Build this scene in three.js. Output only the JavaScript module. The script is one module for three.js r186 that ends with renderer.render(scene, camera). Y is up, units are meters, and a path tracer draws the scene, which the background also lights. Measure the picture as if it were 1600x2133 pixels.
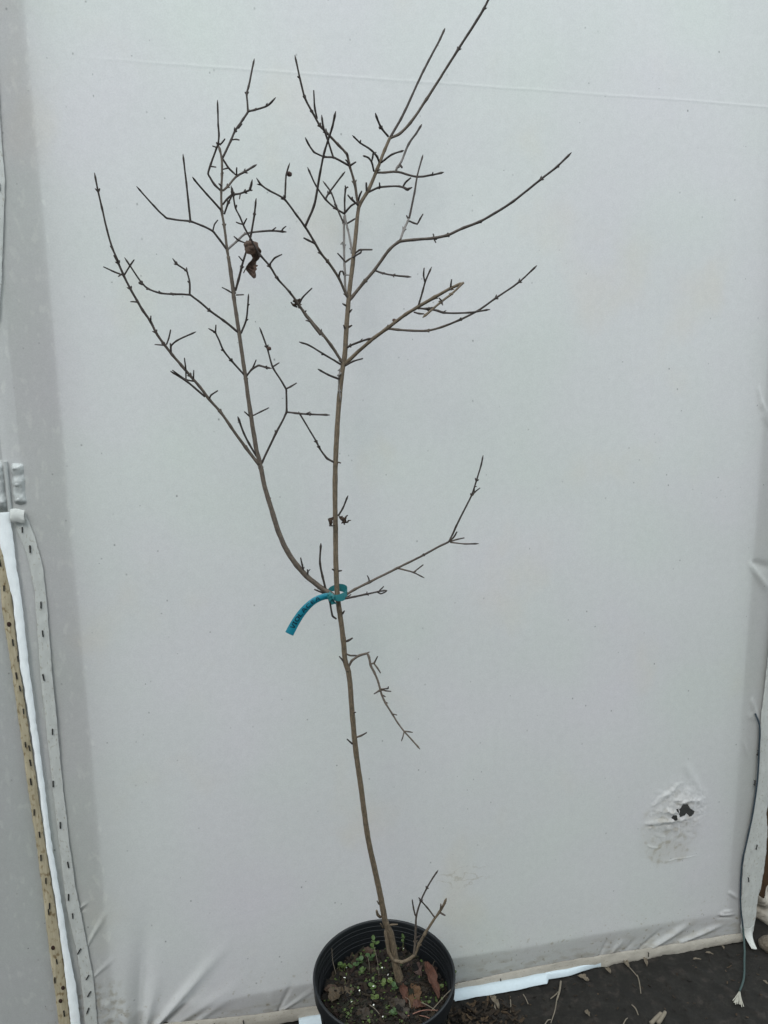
import * as THREE from 'three';
import { ImprovedNoise } from 'three/addons/math/ImprovedNoise.js';
import { mergeGeometries } from 'three/addons/utils/BufferGeometryUtils.js';

// ---------------------------------------------------------------- camera, sky, sun, exposure
const scene = new THREE.Scene();
const camera = new THREE.PerspectiveCamera(72.31, 768 / 1024, 0.05, 60);
camera.position.set(0, 1.5, 1.5048);
camera.quaternion.setFromRotationMatrix(new THREE.Matrix4().makeBasis(
  new THREE.Vector3(0.98091, -0.01583, 0.19382), new THREE.Vector3(0.04687, 0.98654, -0.15664), new THREE.Vector3(-0.18873, 0.16273, 0.96845)));

const SKY_W = 64, SKY_H = 32, skyData = new Float32Array(SKY_W * SKY_H * 4);
for (let j = 0; j < SKY_H; j++) for (let i = 0; i < SKY_W; i++) {
  const e = ((j + 0.5) / SKY_H - 0.5) * Math.PI;                       // elevation: an even overcast sky, brighter towards the zenith
  const l = e > 0 ? 0.62 + 0.62 * Math.sin(e) : 0.12, k = (j * SKY_W + i) * 4;
  skyData[k] = l * 0.905; skyData[k + 1] = l * 1.0; skyData[k + 2] = l * 1.04; skyData[k + 3] = 1;
}
const sky = new THREE.DataTexture(skyData, SKY_W, SKY_H, THREE.RGBAFormat, THREE.FloatType);
sky.mapping = THREE.EquirectangularReflectionMapping; sky.magFilter = sky.minFilter = THREE.LinearFilter; sky.needsUpdate = true;
scene.background = sky; scene.environment = sky;

const sun = new THREE.DirectionalLight(0xfffaf2, 0.6);
sun.position.set(-0.9, 3.4, 2.1); sun.target.position.set(0.3, 0.6, 0);
sun.castShadow = true; sun.shadow.radius = 40; sun.shadow.mapSize.set(2048, 2048);
Object.assign(sun.shadow.camera, { left: -2.5, right: 2.5, top: 2.5, bottom: -2.5, near: 0.1, far: 9 });
scene.add(sun, sun.target);

const renderer = new THREE.WebGLRenderer({ antialias: true });
renderer.setSize(768, 1024);
renderer.toneMapping = THREE.LinearToneMapping;
renderer.toneMappingExposure = 1.80;
renderer.shadowMap.enabled = true;

// ---------------------------------------------------------------- helpers
let seed = 20240611;
const rnd = () => { seed = (seed + 0x6D2B79F5) | 0; let t = Math.imul(seed ^ (seed >>> 15), 1 | seed); t = (t + Math.imul(t ^ (t >>> 7), 61 | t)) ^ t; return ((t ^ (t >>> 14)) >>> 0) / 4294967296; };
const rr = (a, b) => a + (b - a) * rnd();
const perlin = new ImprovedNoise();
const noise = (x, y, z = 0) => perlin.noise(x + 31.7, y + 11.3, z + 5.1);
const fbm = (x, y, z = 0, o = 4) => { let s = 0, a = 1, n = 0; for (let k = 0; k < o; k++) { s += a * noise(x, y, z + k * 7.3); n += a; a *= 0.5; x *= 2.03; y *= 2.03; z *= 2.03; } return s / n; };
const clamp = (x, a = 0, b = 1) => Math.min(b, Math.max(a, x));
const smooth = (a, b, x) => { const t = clamp((x - a) / (b - a)); return t * t * (3 - 2 * t); };
const table = (pts, y) => {                                            // [[x, y] ...] with falling y: x at y
  if (y >= pts[0][1]) return pts[0][0];
  for (let k = 1; k < pts.length; k++) if (y >= pts[k][1]) { const [xa, ya] = pts[k - 1], [xb, yb] = pts[k]; return xa + (xb - xa) * (ya - y) / (ya - yb); }
  return pts[pts.length - 1][0];
};
const V = (x, y, z) => new THREE.Vector3(x, y, z);
const used = {};
const numbered = (n) => { const k = used[n] = (used[n] ?? -1) + 1; return k ? `${n}_${String(k).padStart(3, '0')}` : n; };
function mesh(name, geometry, material, parent) {
  const m = new THREE.Mesh(geometry, material); m.name = parent ? name : numbered(name); m.castShadow = m.receiveShadow = true; (parent || scene).add(m); return m;
}
function thing(name, label, category, position = [0, 0, 0], group) {
  const g = new THREE.Group(); g.name = numbered(name); g.position.set(...position); scene.add(g); return tag(g, label, category, group);
}
function tag(o, label, category, group) { Object.assign(o.userData, { label, category }); if (group) o.userData.group = group; return o; }
const structure = (o) => { o.userData.kind = 'structure'; return o; };
const stuff = (o) => { o.userData.kind = 'stuff'; return o; };
function geo(position, index, uv, color) {
  const g = new THREE.BufferGeometry();
  g.setAttribute('position', new THREE.Float32BufferAttribute(position, 3));
  if (uv) g.setAttribute('uv', new THREE.Float32BufferAttribute(uv, 2));
  if (color) g.setAttribute('color', new THREE.Float32BufferAttribute(color, 3));
  g.setIndex(index); g.computeVertexNormals(); return g;
}
function grid(nu, nv, f, uvf) {                                        // a sheet of (nu+1) x (nv+1) points
  const p = [], uv = [], ix = [];
  for (let j = 0; j <= nv; j++) for (let i = 0; i <= nu; i++) { const q = f(i / nu, j / nv); p.push(...q); uv.push(...(uvf ? uvf(i / nu, j / nv, q) : [q[0], q[1]])); }
  for (let j = 0; j < nv; j++) for (let i = 0; i < nu; i++) { const a = j * (nu + 1) + i, b = a + 1, c = a + nu + 1, d = c + 1; ix.push(a, b, d, a, d, c); }
  return geo(p, ix, uv);
}
function slab(nu, nv, f, thick, uvf) {                                 // the same with a back and edges: f gives the front, thick is measured along -normal
  const front = grid(nu, nv, f, uvf), n = front.attributes.normal, a = front.attributes.position, p = [...a.array], uv = [...front.attributes.uv.array, ...front.attributes.uv.array], ix = [...front.index.array];
  const N = a.count; for (let k = 0; k < N; k++) p.push(a.getX(k) - n.getX(k) * thick, a.getY(k) - n.getY(k) * thick, a.getZ(k) - n.getZ(k) * thick);
  for (let k = 0, m = front.index.count; k < m; k += 3) ix.push(ix[k] + N, ix[k + 2] + N, ix[k + 1] + N);
  const edge = []; for (let i = 0; i <= nu; i++) edge.push(i); for (let j = 1; j <= nv; j++) edge.push(j * (nu + 1) + nu); for (let i = nu - 1; i >= 0; i--) edge.push(nv * (nu + 1) + i); for (let j = nv - 1; j >= 0; j--) edge.push(j * (nu + 1));
  for (let k = 0; k + 1 < edge.length; k++) { const q = edge[k], r = edge[k + 1]; ix.push(q, q + N, r + N, q, r + N, r); }
  return geo(p, ix, uv);
}
function tube(points, radius, seg = 7, step = 0.004, wob = 0.05, uvr = 0.02) {     // radius: number, [start, end] or one per point; ends closed
  const c = new THREE.CatmullRomCurve3(points, false, 'centripetal'), L = c.getLength(), n = Math.max(2, Math.ceil(L / step)), p = [], uv = [], ix = [];
  const fr = c.computeFrenetFrames(n, false), many = Array.isArray(radius) && radius.length === points.length && radius.length > 2, s0 = rnd() * 50;
  for (let k = 0; k <= n; k++) {
    const t = k / n, q = c.getPoint(c.getUtoTmapping(t)); let r;
    if (many) { const x = c.getUtoTmapping(t) * (points.length - 1), i = Math.min(points.length - 2, Math.floor(x)); r = radius[i] + (radius[i + 1] - radius[i]) * (x - i); }
    else if (Array.isArray(radius)) r = radius[0] + (radius[1] - radius[0]) * t; else r = radius;
    for (let i = 0; i <= seg; i++) {
      const a = i / seg * Math.PI * 2, rv = r * (1 + wob * 2 * noise(Math.cos(a) * 0.8 + s0, Math.sin(a) * 0.8, t * L * 60));
      const x = Math.cos(a) * rv, y = Math.sin(a) * rv, N = fr.normals[k], B = fr.binormals[k];
      p.push(q.x + N.x * x + B.x * y, q.y + N.y * x + B.y * y, q.z + N.z * x + B.z * y); uv.push(i / seg, t * L / uvr);
    }
  }
  for (let k = 0; k < n; k++) for (let i = 0; i < seg; i++) { const a = k * (seg + 1) + i, b = a + 1, d = a + seg + 1, e = d + 1; ix.push(a, b, e, a, e, d); }
  for (const [k, s] of [[0, -1], [n, 1]]) {
    const q = c.getPoint(k / n), at = p.length / 3, T = fr.tangents[k]; const rl = (Array.isArray(radius) ? radius[k ? radius.length - 1 : 0] : radius) * 0.6;
    p.push(q.x + T.x * s * rl, q.y + T.y * s * rl, q.z + T.z * s * rl); uv.push(0.5, k ? L / uvr : 0);
    for (let i = 0; i < seg; i++) { const a = k * (seg + 1) + i; s > 0 ? ix.push(a, a + 1, at) : ix.push(a + 1, a, at); }
  }
  return geo(p, ix, uv);
}
function pixels(w, h, f, colour = true) {                              // f(u, v) -> [r, g, b] in sRGB 0..1, or one number
  const d = new Uint8Array(w * h * 4);
  for (let j = 0; j < h; j++) for (let i = 0; i < w; i++) { let c = f((i + 0.5) / w, (j + 0.5) / h, i, j); if (typeof c === 'number') c = [c, c, c]; const k = (j * w + i) * 4; for (let m = 0; m < 3; m++) d[k + m] = clamp(c[m]) * 255; d[k + 3] = 255; }
  const t = new THREE.DataTexture(d, w, h); t.magFilter = THREE.LinearFilter; t.minFilter = THREE.LinearMipmapLinearFilter; t.generateMipmaps = true; t.wrapS = t.wrapT = THREE.MirroredRepeatWrapping;
  if (colour) t.colorSpace = THREE.SRGBColorSpace; t.needsUpdate = true; return t;
}
const patchy = (u, v, f, o = 4) => fbm(u * f * 3, v * f * 3, f * 1.37, o);

// ---------------------------------------------------------------- materials
// the wall film: 2.1 x 2.9 m of one texture, no repeats; its dirt, stains and scuffs are where the photograph has them
const FX0 = -0.62, FX1 = 1.38, FY0 = 0, FY1 = 2.5;
const speck = []; for (let k = 0; k < 420; k++) speck.push([rr(FX0, FX1), rr(FY0, FY1), rr(0.0008, 0.0022), rr(0.1, 0.45)]);
const speckGrid = new Map(); for (const s of speck) { const k = `${Math.floor(s[0] / 0.05)},${Math.floor(s[1] / 0.05)}`; (speckGrid.get(k) || speckGrid.set(k, []).get(k)).push(s); }
const dirtAt = (x, y) => {
  let d = 0;                                                            // brown grime, by amount
  const hole = Math.hypot((x - 1.05) / 0.085, (y - 0.37) / 0.10);
  const crust = 0.25 + 0.75 * smooth(0.0, 0.4, fbm(x * 55 + 3, y * 55, 3, 6) + 0.02);
  if (hole < 1.6) d += (1 - smooth(0.55, 1.25, hole + 0.5 * fbm(x * 16, y * 16, 1))) * crust * 0.34;
  const sw = Math.hypot((x - 1.045) / 0.055, (y - 0.30) / 0.035); if (sw < 1.4) d += (1 - smooth(0.8, 1.1, sw + 0.3 * fbm(x * 30, y * 30, 2))) * crust * 0.30;
  const bl = Math.hypot((x + 0.385) / 0.06, (y - 0.12) / 0.08); if (bl < 1.8) d += (1 - smooth(0.5, 1.4, bl + 0.6 * fbm(x * 14, y * 14, 4))) * smooth(-0.1, 0.4, fbm(x * 70, y * 60, 8, 5)) * 0.5;
  const low = 1 - smooth(0.03, 0.10 + 0.05 * fbm(x * 5, 0, 2), y); d += low * smooth(-0.1, 0.4, fbm(x * 22, y * 60, 6)) * 0.35;   // splashed soil, in grains
  const splash = 1 - smooth(0.04, 0.2, y); d += splash * smooth(0.28, 0.42, fbm(x * 90, y * 90, 12, 3)) * 0.5;
  const sc = Math.hypot((x - 0.48) / 0.075, (y - 0.32) / 0.03); if (sc < 1.3) d += (1 - smooth(0.7, 1.2, sc)) * (1 - smooth(0.0, 0.05, Math.abs(fbm(x * 22 + 3, y * 34, 9, 3)))) * 0.28;
  return d;
};
const filmMap = pixels(1280, 1600, (u, v) => {
  const x = FX0 + u * (FX1 - FX0), y = FY0 + v * (FY1 - FY0);
  const blotch = fbm(x * 2.3, y * 2.3, 1, 4), fine = fbm(x * 60, y * 60, 2, 3), streak = fbm(x * 55, y * 2.2, 5, 3), hue = fbm(x * 3.1 + 4, y * 3.1, 11, 3);
  let l = 0.862 + 0.020 * blotch + 0.016 * fine + 0.004 * streak + (rnd() - 0.5) * 0.034;
  let r = l + 0.014 * hue, g = l + 0.002 - 0.012 * hue, b = l + 0.016 * hue;
  const tan = smooth(0.12, 0.5, fbm(x * 4 + 2, y * 3, 21, 4)) * 0.02; r += tan * 0.2; g -= tan * 0.3; b -= tan * 1.2;
  if (x < -0.352) { const scruff = smooth(0.12, 0.38, fbm(x * 70, y * 30, 14, 4)); r += 0.035 * scruff; g += 0.035 * scruff; b += 0.03 * scruff; l += 0; }
  const d = clamp(dirtAt(x, y)); r = r * (1 - d) + 0.60 * d; g = g * (1 - d) + 0.56 * d; b = b * (1 - d) + 0.48 * d;
  const cell = speckGrid.get(`${Math.floor(x / 0.05)},${Math.floor(y / 0.05)}`);
  if (cell) for (const s of cell) { const q = Math.hypot(x - s[0], (y - s[1]) * 0.8) / s[2]; if (q < 1) { const m = s[3] * (1 - q * q); r *= 1 - m; g *= 1 - m; b *= 1 - m; } }
  return [r, g, b];
});
filmMap.wrapS = filmMap.wrapT = THREE.ClampToEdgeWrapping;
const filmBump = pixels(512, 512, (u, v) => 0.5 + 0.35 * patchy(u, v, 9, 3) + (rnd() - 0.5) * 0.25, false); filmBump.repeat.set(5, 6);
const M = {};
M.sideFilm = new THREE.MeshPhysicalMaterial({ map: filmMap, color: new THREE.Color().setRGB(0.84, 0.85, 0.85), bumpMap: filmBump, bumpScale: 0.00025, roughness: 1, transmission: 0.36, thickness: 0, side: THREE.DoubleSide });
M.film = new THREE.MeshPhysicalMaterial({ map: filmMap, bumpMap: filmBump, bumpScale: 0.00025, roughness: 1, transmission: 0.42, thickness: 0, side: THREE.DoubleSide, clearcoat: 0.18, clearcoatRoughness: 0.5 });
const grime = pixels(512, 512, (u, v) => { const n = patchy(u, v, 5), s = smooth(0.18, 0.4, patchy(u, v, 14)); const l = 0.83 + 0.07 * n + (rnd() - 0.5) * 0.03; return [l - 0.10 * s, l - 0.115 * s, l - 0.012 - 0.14 * s]; });
M.strip = new THREE.MeshPhysicalMaterial({ map: grime, color: new THREE.Color().setRGB(0.78, 0.80, 0.80), roughness: 0.75, side: THREE.DoubleSide });
M.dirtyStrip = new THREE.MeshPhysicalMaterial({ map: grime, color: new THREE.Color().setRGB(0.56, 0.52, 0.47), roughness: 0.85, side: THREE.DoubleSide });
const bright = pixels(256, 256, (u, v) => { const l = 0.965 + 0.03 * patchy(u, v, 8) + (rnd() - 0.5) * 0.02; return [l - 0.02, l, l + 0.01]; });
M.foam = new THREE.MeshPhysicalMaterial({ map: bright, roughness: 0.9, side: THREE.DoubleSide });
M.skirt = new THREE.MeshPhysicalMaterial({ map: bright, color: new THREE.Color().setRGB(0.60, 0.66, 0.70), roughness: 0.75, clearcoat: 0.2, clearcoatRoughness: 0.4, side: THREE.DoubleSide });
const woodMap = pixels(256, 1024, (u, v) => {
  const g = patchy(u * 1, v * 0.3, 7, 4), s = fbm(u * 40, v * 6, 2, 4), st = smooth(0.1, 0.42, patchy(u, v, 8, 4)), l = 0.60 + 0.10 * s + 0.10 * g;
  return [l + 0.045 - 0.17 * st, l - 0.19 * st, l - 0.10 - 0.20 * st];
});
M.wood = new THREE.MeshStandardMaterial({ map: woodMap, roughness: 0.9, color: new THREE.Color().setRGB(1.1, 1.12, 1.16) });
M.frame = new THREE.MeshStandardMaterial({ map: woodMap, roughness: 0.9, color: new THREE.Color().setRGB(0.22, 0.19, 0.16) });
M.oldWood = new THREE.MeshStandardMaterial({ map: woodMap, roughness: 0.95, color: new THREE.Color().setRGB(0.16, 0.095, 0.05) });
M.staple = new THREE.MeshStandardMaterial({ color: new THREE.Color().setRGB(0.012, 0.010, 0.009), roughness: 0.7 });
M.rust = new THREE.MeshStandardMaterial({ color: new THREE.Color().setRGB(0.030, 0.013, 0.008), roughness: 0.95 });
M.hinge = new THREE.MeshPhysicalMaterial({ map: grime, color: new THREE.Color().setRGB(0.70, 0.73, 0.75), roughness: 0.45, clearcoat: 0.3, clearcoatRoughness: 0.25 });
M.cord = new THREE.MeshStandardMaterial({ color: new THREE.Color().setRGB(0.03, 0.045, 0.06), roughness: 0.8 });
M.cordEnd = new THREE.MeshStandardMaterial({ color: new THREE.Color().setRGB(0.035, 0.06, 0.058), roughness: 0.8 });
M.fray = new THREE.MeshStandardMaterial({ color: new THREE.Color().setRGB(0.34, 0.325, 0.28), roughness: 0.9, side: THREE.DoubleSide });
const barkMap = pixels(256, 1024, (u, v) => {
  const a = u * Math.PI * 2, s = fbm(Math.cos(a) * 5, Math.sin(a) * 5, v * 9, 4), p = fbm(Math.cos(a) * 2, Math.sin(a) * 2, v * 34 + 5, 3), f = fbm(Math.cos(a) * 12, Math.sin(a) * 12, v * 120, 2), ring = smooth(0.9, 1, Math.sin(v * 95 + 2 * s)) * 0.05;
  const l = 0.78 + 0.34 * s + 0.24 * p + 0.16 * f - ring + (rnd() - 0.5) * 0.06; return [l + 0.02 * p, l, l - 0.03 * p];
});
const barkBump = pixels(128, 512, (u, v) => { const a = u * Math.PI * 2; return 0.5 + 0.5 * fbm(Math.cos(a) * 7, Math.sin(a) * 7, v * 30, 4); }, false);
M.bark = new THREE.MeshStandardMaterial({ map: barkMap, bumpMap: barkBump, bumpScale: 0.0006, roughness: 0.78, vertexColors: true });
// bark by age: tan old wood, brown, dark purplish-brown young shoots; the fourth is weathered dead wood
const BARK = [[0.215, 0.163, 0.108], [0.185, 0.146, 0.115], [0.086, 0.066, 0.058], [0.30, 0.275, 0.26]];
M.bud = new THREE.MeshStandardMaterial({ color: new THREE.Color().setRGB(0.06, 0.03, 0.022), roughness: 0.7 });
M.pot = new THREE.MeshPhysicalMaterial({ color: new THREE.Color().setRGB(0.0055, 0.007, 0.009), roughness: 0.48 });
const soilMap = pixels(512, 512, (u, v) => { const n = patchy(u, v, 12, 5), c = smooth(0.1, 0.3, patchy(u, v, 26, 3)), l = 0.15 + 0.10 * n + 0.10 * c * rnd() + (rnd() - 0.5) * 0.05; return [l + 0.02, l, l - 0.025]; });
M.soil = new THREE.MeshStandardMaterial({ map: soilMap, bumpMap: soilMap, bumpScale: 0.004, roughness: 1 });
const groundMap = pixels(1024, 1024, (u, v) => {
  const n = patchy(u, v, 5, 5), f = patchy(u, v, 30, 3), dust = smooth(0.05, 0.45, patchy(u, v, 9, 4)), grain = rnd();
  const l = 0.072 + 0.07 * n + 0.05 * f + 0.06 * dust + (grain > 0.985 ? 0.12 : (grain - 0.5) * 0.04); return [l + 0.012 + 0.01 * dust, l + 0.003, l - 0.012];
});
groundMap.repeat.set(1, 1);
M.ground = new THREE.MeshStandardMaterial({ map: groundMap, bumpMap: groundMap, bumpScale: 0.010, roughness: 0.95 });
const leafMap = pixels(256, 256, (u, v) => { const vein = Math.exp(-Math.pow((u - 0.5) / 0.02, 2)) + 0.6 * Math.exp(-Math.pow((Math.abs((v * 7 + Math.abs(u - 0.5) * 5) % 1 - 0.5)) / 0.07, 2)), n = fbm(u * 9, v * 9, 3), s = smooth(0.25, 0.4, fbm(u * 14, v * 14, 6)); const l = 0.82 + 0.22 * n + 0.10 * vein - 0.35 * s; return [l, l - 0.04 * n, l - 0.08 * n]; });
const leafMat = (r, g, b) => new THREE.MeshPhysicalMaterial({ map: leafMap, color: new THREE.Color().setRGB(r, g, b), roughness: 0.75, side: THREE.DoubleSide });
const DEAD = { red: leafMat(0.095, 0.034, 0.018), rust: leafMat(0.11, 0.055, 0.022), purple: leafMat(0.085, 0.047, 0.038), tan: leafMat(0.085, 0.06, 0.034), grey: leafMat(0.05, 0.037, 0.026), brown: leafMat(0.06, 0.033, 0.018), pale: leafMat(0.20, 0.165, 0.12) };
const greens = [[0.065, 0.115, 0.022], [0.095, 0.14, 0.03], [0.045, 0.095, 0.025]].map(c => new THREE.MeshPhysicalMaterial({ color: new THREE.Color().setRGB(...c), roughness: 0.6, transmission: 0.25, thickness: 0, side: THREE.DoubleSide }));
M.petal = new THREE.MeshPhysicalMaterial({ color: new THREE.Color().setRGB(0.85, 0.85, 0.80), roughness: 0.8, side: THREE.DoubleSide });
M.straw = new THREE.MeshStandardMaterial({ color: new THREE.Color().setRGB(0.175, 0.15, 0.115), roughness: 0.9 });
M.redStem = new THREE.MeshStandardMaterial({ color: new THREE.Color().setRGB(0.24, 0.12, 0.09), roughness: 0.9 });
M.stem = new THREE.MeshStandardMaterial({ color: new THREE.Color().setRGB(0.16, 0.19, 0.07), roughness: 0.8 });
M.stone = new THREE.MeshStandardMaterial({ map: soilMap, color: new THREE.Color().setRGB(4.2, 4.3, 4.4), roughness: 0.95 });

// ---------------------------------------------------------------- ground
{
  const xs = [], zs = [], push = (a, from, to, step) => { for (let q = from; q < to - 1e-6; q += step) a.push(q); };
  push(xs, -7, -1, 0.5); push(xs, -1, 0.3, 0.05); push(xs, 0.3, 1.45, 0.008); push(xs, 1.45, 2, 0.05); push(xs, 2, 7.1, 0.5);
  push(zs, -7, -1, 0.5); push(zs, -1, -0.04, 0.06); push(zs, -0.04, 0.34, 0.008); push(zs, 0.34, 1, 0.05); push(zs, 1, 7.1, 0.5);
  const p = [], uv = [], ix = [];
  zs.forEach((z) => xs.forEach((x) => { p.push(x, -0.001 + 0.010 * fbm(x * 6, z * 6, 2, 3) + 0.016 * Math.max(0, fbm(x * 38, z * 38, 4, 4)), z); uv.push(x * 1.6, z * 1.6); }));
  const w = xs.length; for (let j = 0; j + 1 < zs.length; j++) for (let i = 0; i + 1 < w; i++) { const a = j * w + i; ix.push(a, a + w, a + w + 1, a, a + w + 1, a + 1); }
  structure(tag(mesh('ground', geo(p, ix, uv), M.ground), 'dark trodden soil at the foot of the white plastic wall', 'ground'));
}

// what stands across the aisle, behind the photographer, and on the far side of the film: they keep the low sky off the foot of the wall
M.shed = new THREE.MeshStandardMaterial({ color: new THREE.Color().setRGB(0.16, 0.17, 0.16), roughness: 0.95 });
for (const [z, text] of [[3.2, 'grey board wall across the aisle behind the viewpoint'], [-3.0, 'grey board wall on the far side of the plastic']]) {
  const w = thing('board_wall', text, 'wall', [0.3, 0, z]);
  for (let k = 0; k < 20; k++) { const b = mesh('board', new THREE.BoxGeometry(9, 0.14 - 0.006, 0.03), M.shed, w); b.position.y = (k + 0.5) * 0.14; }
}

// ---------------------------------------------------------------- the plastic-covered panel behind the sapling
const XL = -0.474, XR = 1.306;
const bottomEdge = (x) => { const t = [[-0.45, 0.075], [-0.31, 0.062], [-0.18, 0.048], [-0.05, 0.036], [0.1, 0.03], [0.46, 0.021], [0.75, 0.03], [1.07, 0.022], [1.4, 0.018]]; for (let k = 1; k < t.length; k++) if (x <= t[k][0]) { const q = (x - t[k - 1][0]) / (t[k][0] - t[k - 1][0]); return t[k - 1][1] + (t[k][1] - t[k - 1][1]) * clamp(q); } return 0.018; };
const RIDGES = [ // x, y -> x, y, height, width at start, width at end: folds where the film is gathered, pulled or puckered
  [-0.295, 0.05, -0.262, 0.175, 0.007, 0.006, 0.016], [-0.283, 0.045, -0.115, 0.222, 0.0105, 0.005, 0.017], [-0.255, 0.05, -0.165, 0.13, -0.006, 0.005, 0.012], [-0.31, 0.05, -0.274, 0.33, -0.0075, 0.007, 0.026], [-0.335, 0.06, -0.322, 0.30, 0.004, 0.008, 0.03],
  [-0.235, 0.045, -0.07, 0.135, 0.004, 0.006, 0.018], [-0.18, 0.046, -0.08, 0.11, 0.003, 0.005, 0.016], [0.013, 0.034, 0.05, 0.108, -0.0028, 0.003, 0.008], [0.022, 0.034, 0.10, 0.075, 0.0025, 0.003, 0.008], [0.006, 0.034, -0.01, 0.10, 0.002, 0.004, 0.010],
  [1.01, 0.028, 1.115, 0.076, 0.008, 0.006, 0.010], [1.095, 0.028, 1.215, 0.055, 0.007, 0.006, 0.007], [0.858, 0.028, 0.88, 0.074, -0.003, 0.003, 0.007], [0.89, 0.028, 0.925, 0.065, 0.003, 0.004, 0.008], [0.975, 0.028, 1.035, 0.072, -0.004, 0.004, 0.008], [0.93, 0.028, 0.96, 0.06, -0.002, 0.004, 0.008],
  [1.213, 0.089, 1.252, 0.083, 0.006, 0.005, 0.004], [1.22, 0.097, 1.25, 0.093, 0.004, 0.003, 0.003], [1.235, 0.152, 1.262, 0.128, 0.004, 0.004, 0.004], [1.21, 0.082, 1.255, 0.074, -0.004, 0.004, 0.004],
  [1.214, 1.503, 1.232, 1.452, 0.003, 0.003, 0.005], [1.226, 1.468, 1.25, 1.435, 0.004, 0.004, 0.005], [1.232, 1.44, 1.27, 1.405, 0.003, 0.004, 0.006], [1.232, 1.062, 1.30, 0.985, 0.005, 0.004, 0.013], [1.238, 1.075, 1.30, 1.05, -0.004, 0.004, 0.014],
  [1.262, 0.70, 1.284, 0.645, 0.005, 0.004, 0.006], [1.252, 0.665, 1.281, 0.648, 0.003, 0.003, 0.004], [1.246, 0.585, 1.266, 0.54, 0.003, 0.003, 0.003],
  [-0.403, 0.292, -0.357, 0.366, 0.003, 0.003, 0.007], [-0.416, 0.382, -0.395, 0.398, 0.002, 0.002, 0.004], [-0.415, 0.372, -0.398, 0.386, -0.002, 0.002, 0.004], [-0.395, 0.21, -0.35, 0.25, 0.002, 0.003, 0.008],
  [0.988, 0.397, 1.10, 0.400, 0.006, 0.006, 0.005], [1.022, 0.470, 1.068, 0.494, 0.005, 0.006, 0.005], [1.062, 0.453, 1.132, 0.444, 0.008, 0.009, 0.007], [0.988, 0.445, 1.028, 0.472, 0.004, 0.007, 0.006], [0.985, 0.38, 1.0, 0.39, 0.003, 0.003, 0.003], [1.085, 0.535, 1.138, 0.445, 0.003, 0.010, 0.012], [0.982, 0.327, 1.02, 0.318, 0.002, 0.002, 0.002], [1.05, 0.276, 1.122, 0.279, 0.0015, 0.002, 0.002], [0.99, 0.386, 1.09, 0.391, -0.004, 0.003, 0.003], [1.03, 0.43, 1.055, 0.418, 0.008, 0.005, 0.004],
];
const filmZ = (x0, y0) => {
  const near = 1 - smooth(0.08, 0.16, Math.hypot(x0 - 1.05, y0 - 0.39)), wa0 = 0.0012 + 0.007 * near, x = x0 + wa0 * fbm(x0 * 28, y0 * 28, 15, 3), y = y0 + wa0 * fbm(x0 * 28, y0 * 28, 25, 3);
  let z = 0.0045 * fbm(x * 1.7, y * 1.5, 4, 2) + 0.0012 * fbm(x * 5, y * 4, 2, 2);
  z += 0.0007 * smooth(-0.36, 0.0, x) * Math.exp(-Math.pow((y - 2.1305 - 0.0012 * noise(x * 6, 1)) / 0.0026, 2));                       // the welded seam
  for (const [ax, ay, bx, by, h, wa, wb] of RIDGES) {
    const dx = bx - ax, dy = by - ay, L2 = dx * dx + dy * dy, t = ((x - ax) * dx + (y - ay) * dy) / L2;
    if (t < -0.3 || t > 1.3) continue;
    const w = wa + (wb - wa) * clamp(t), q = ((x - ax) * dy - (y - ay) * dx) / Math.sqrt(L2) / w; if (q > 3 || q < -3) continue;
    z += h * (1 + 0.9 * near * fbm(x * 60, y * 60, h * 900, 2)) * Math.exp(-q * q) * smooth(-0.25, 0.05, t) * (1 - smooth(0.45, 1.25, t));
  }
  const hd = Math.hypot((x - 1.06) / 0.085, (y - 0.415) / 0.085); z += 0.006 * Math.exp(-hd * hd * 2.2);
  if (hd < 1.4) z += (1 - smooth(0.5, 1.3, hd)) * (0.013 * Math.abs(fbm(x * 24, y * 24, 7, 3)) + 0.0018 * fbm(x * 110, y * 110, 3, 2));
  const bl = Math.hypot((x + 0.39) / 0.06, (y - 0.11) / 0.07); if (bl < 1.5) z += (1 - smooth(0.4, 1.4, bl)) * 0.003 * fbm(x * 50, y * 40, 2, 3);
  return Math.max(z, -0.0042);
};
const HOLES = [[[1.065, 0.404], [1.063, 0.427], [1.073, 0.440], [1.087, 0.438], [1.096, 0.424], [1.112, 0.411], [1.102, 0.402], [1.092, 0.403], [1.085, 0.412], [1.078, 0.405]], [[1.041, 0.406], [1.047, 0.412], [1.058, 0.41], [1.055, 0.402], [1.046, 0.401]], [[1.053, 0.430], [1.06, 0.429], [1.0625, 0.415], [1.056, 0.422]]];
const inHole = (x, y) => HOLES.some((P) => { let c = false; for (let i = 0, j = P.length - 1; i < P.length; j = i++) { const [xi, yi] = P[i], [xj, yj] = P[j]; if ((yi > y) !== (yj > y) && x < (xj - xi) * (y - yi) / (yj - yi) + xi) c = !c; } return c; });
const wall = thing('plastic_wall_panel', 'large white plastic sheet stretched on a frame behind the sapling, torn near its right corner', 'wall');
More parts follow.
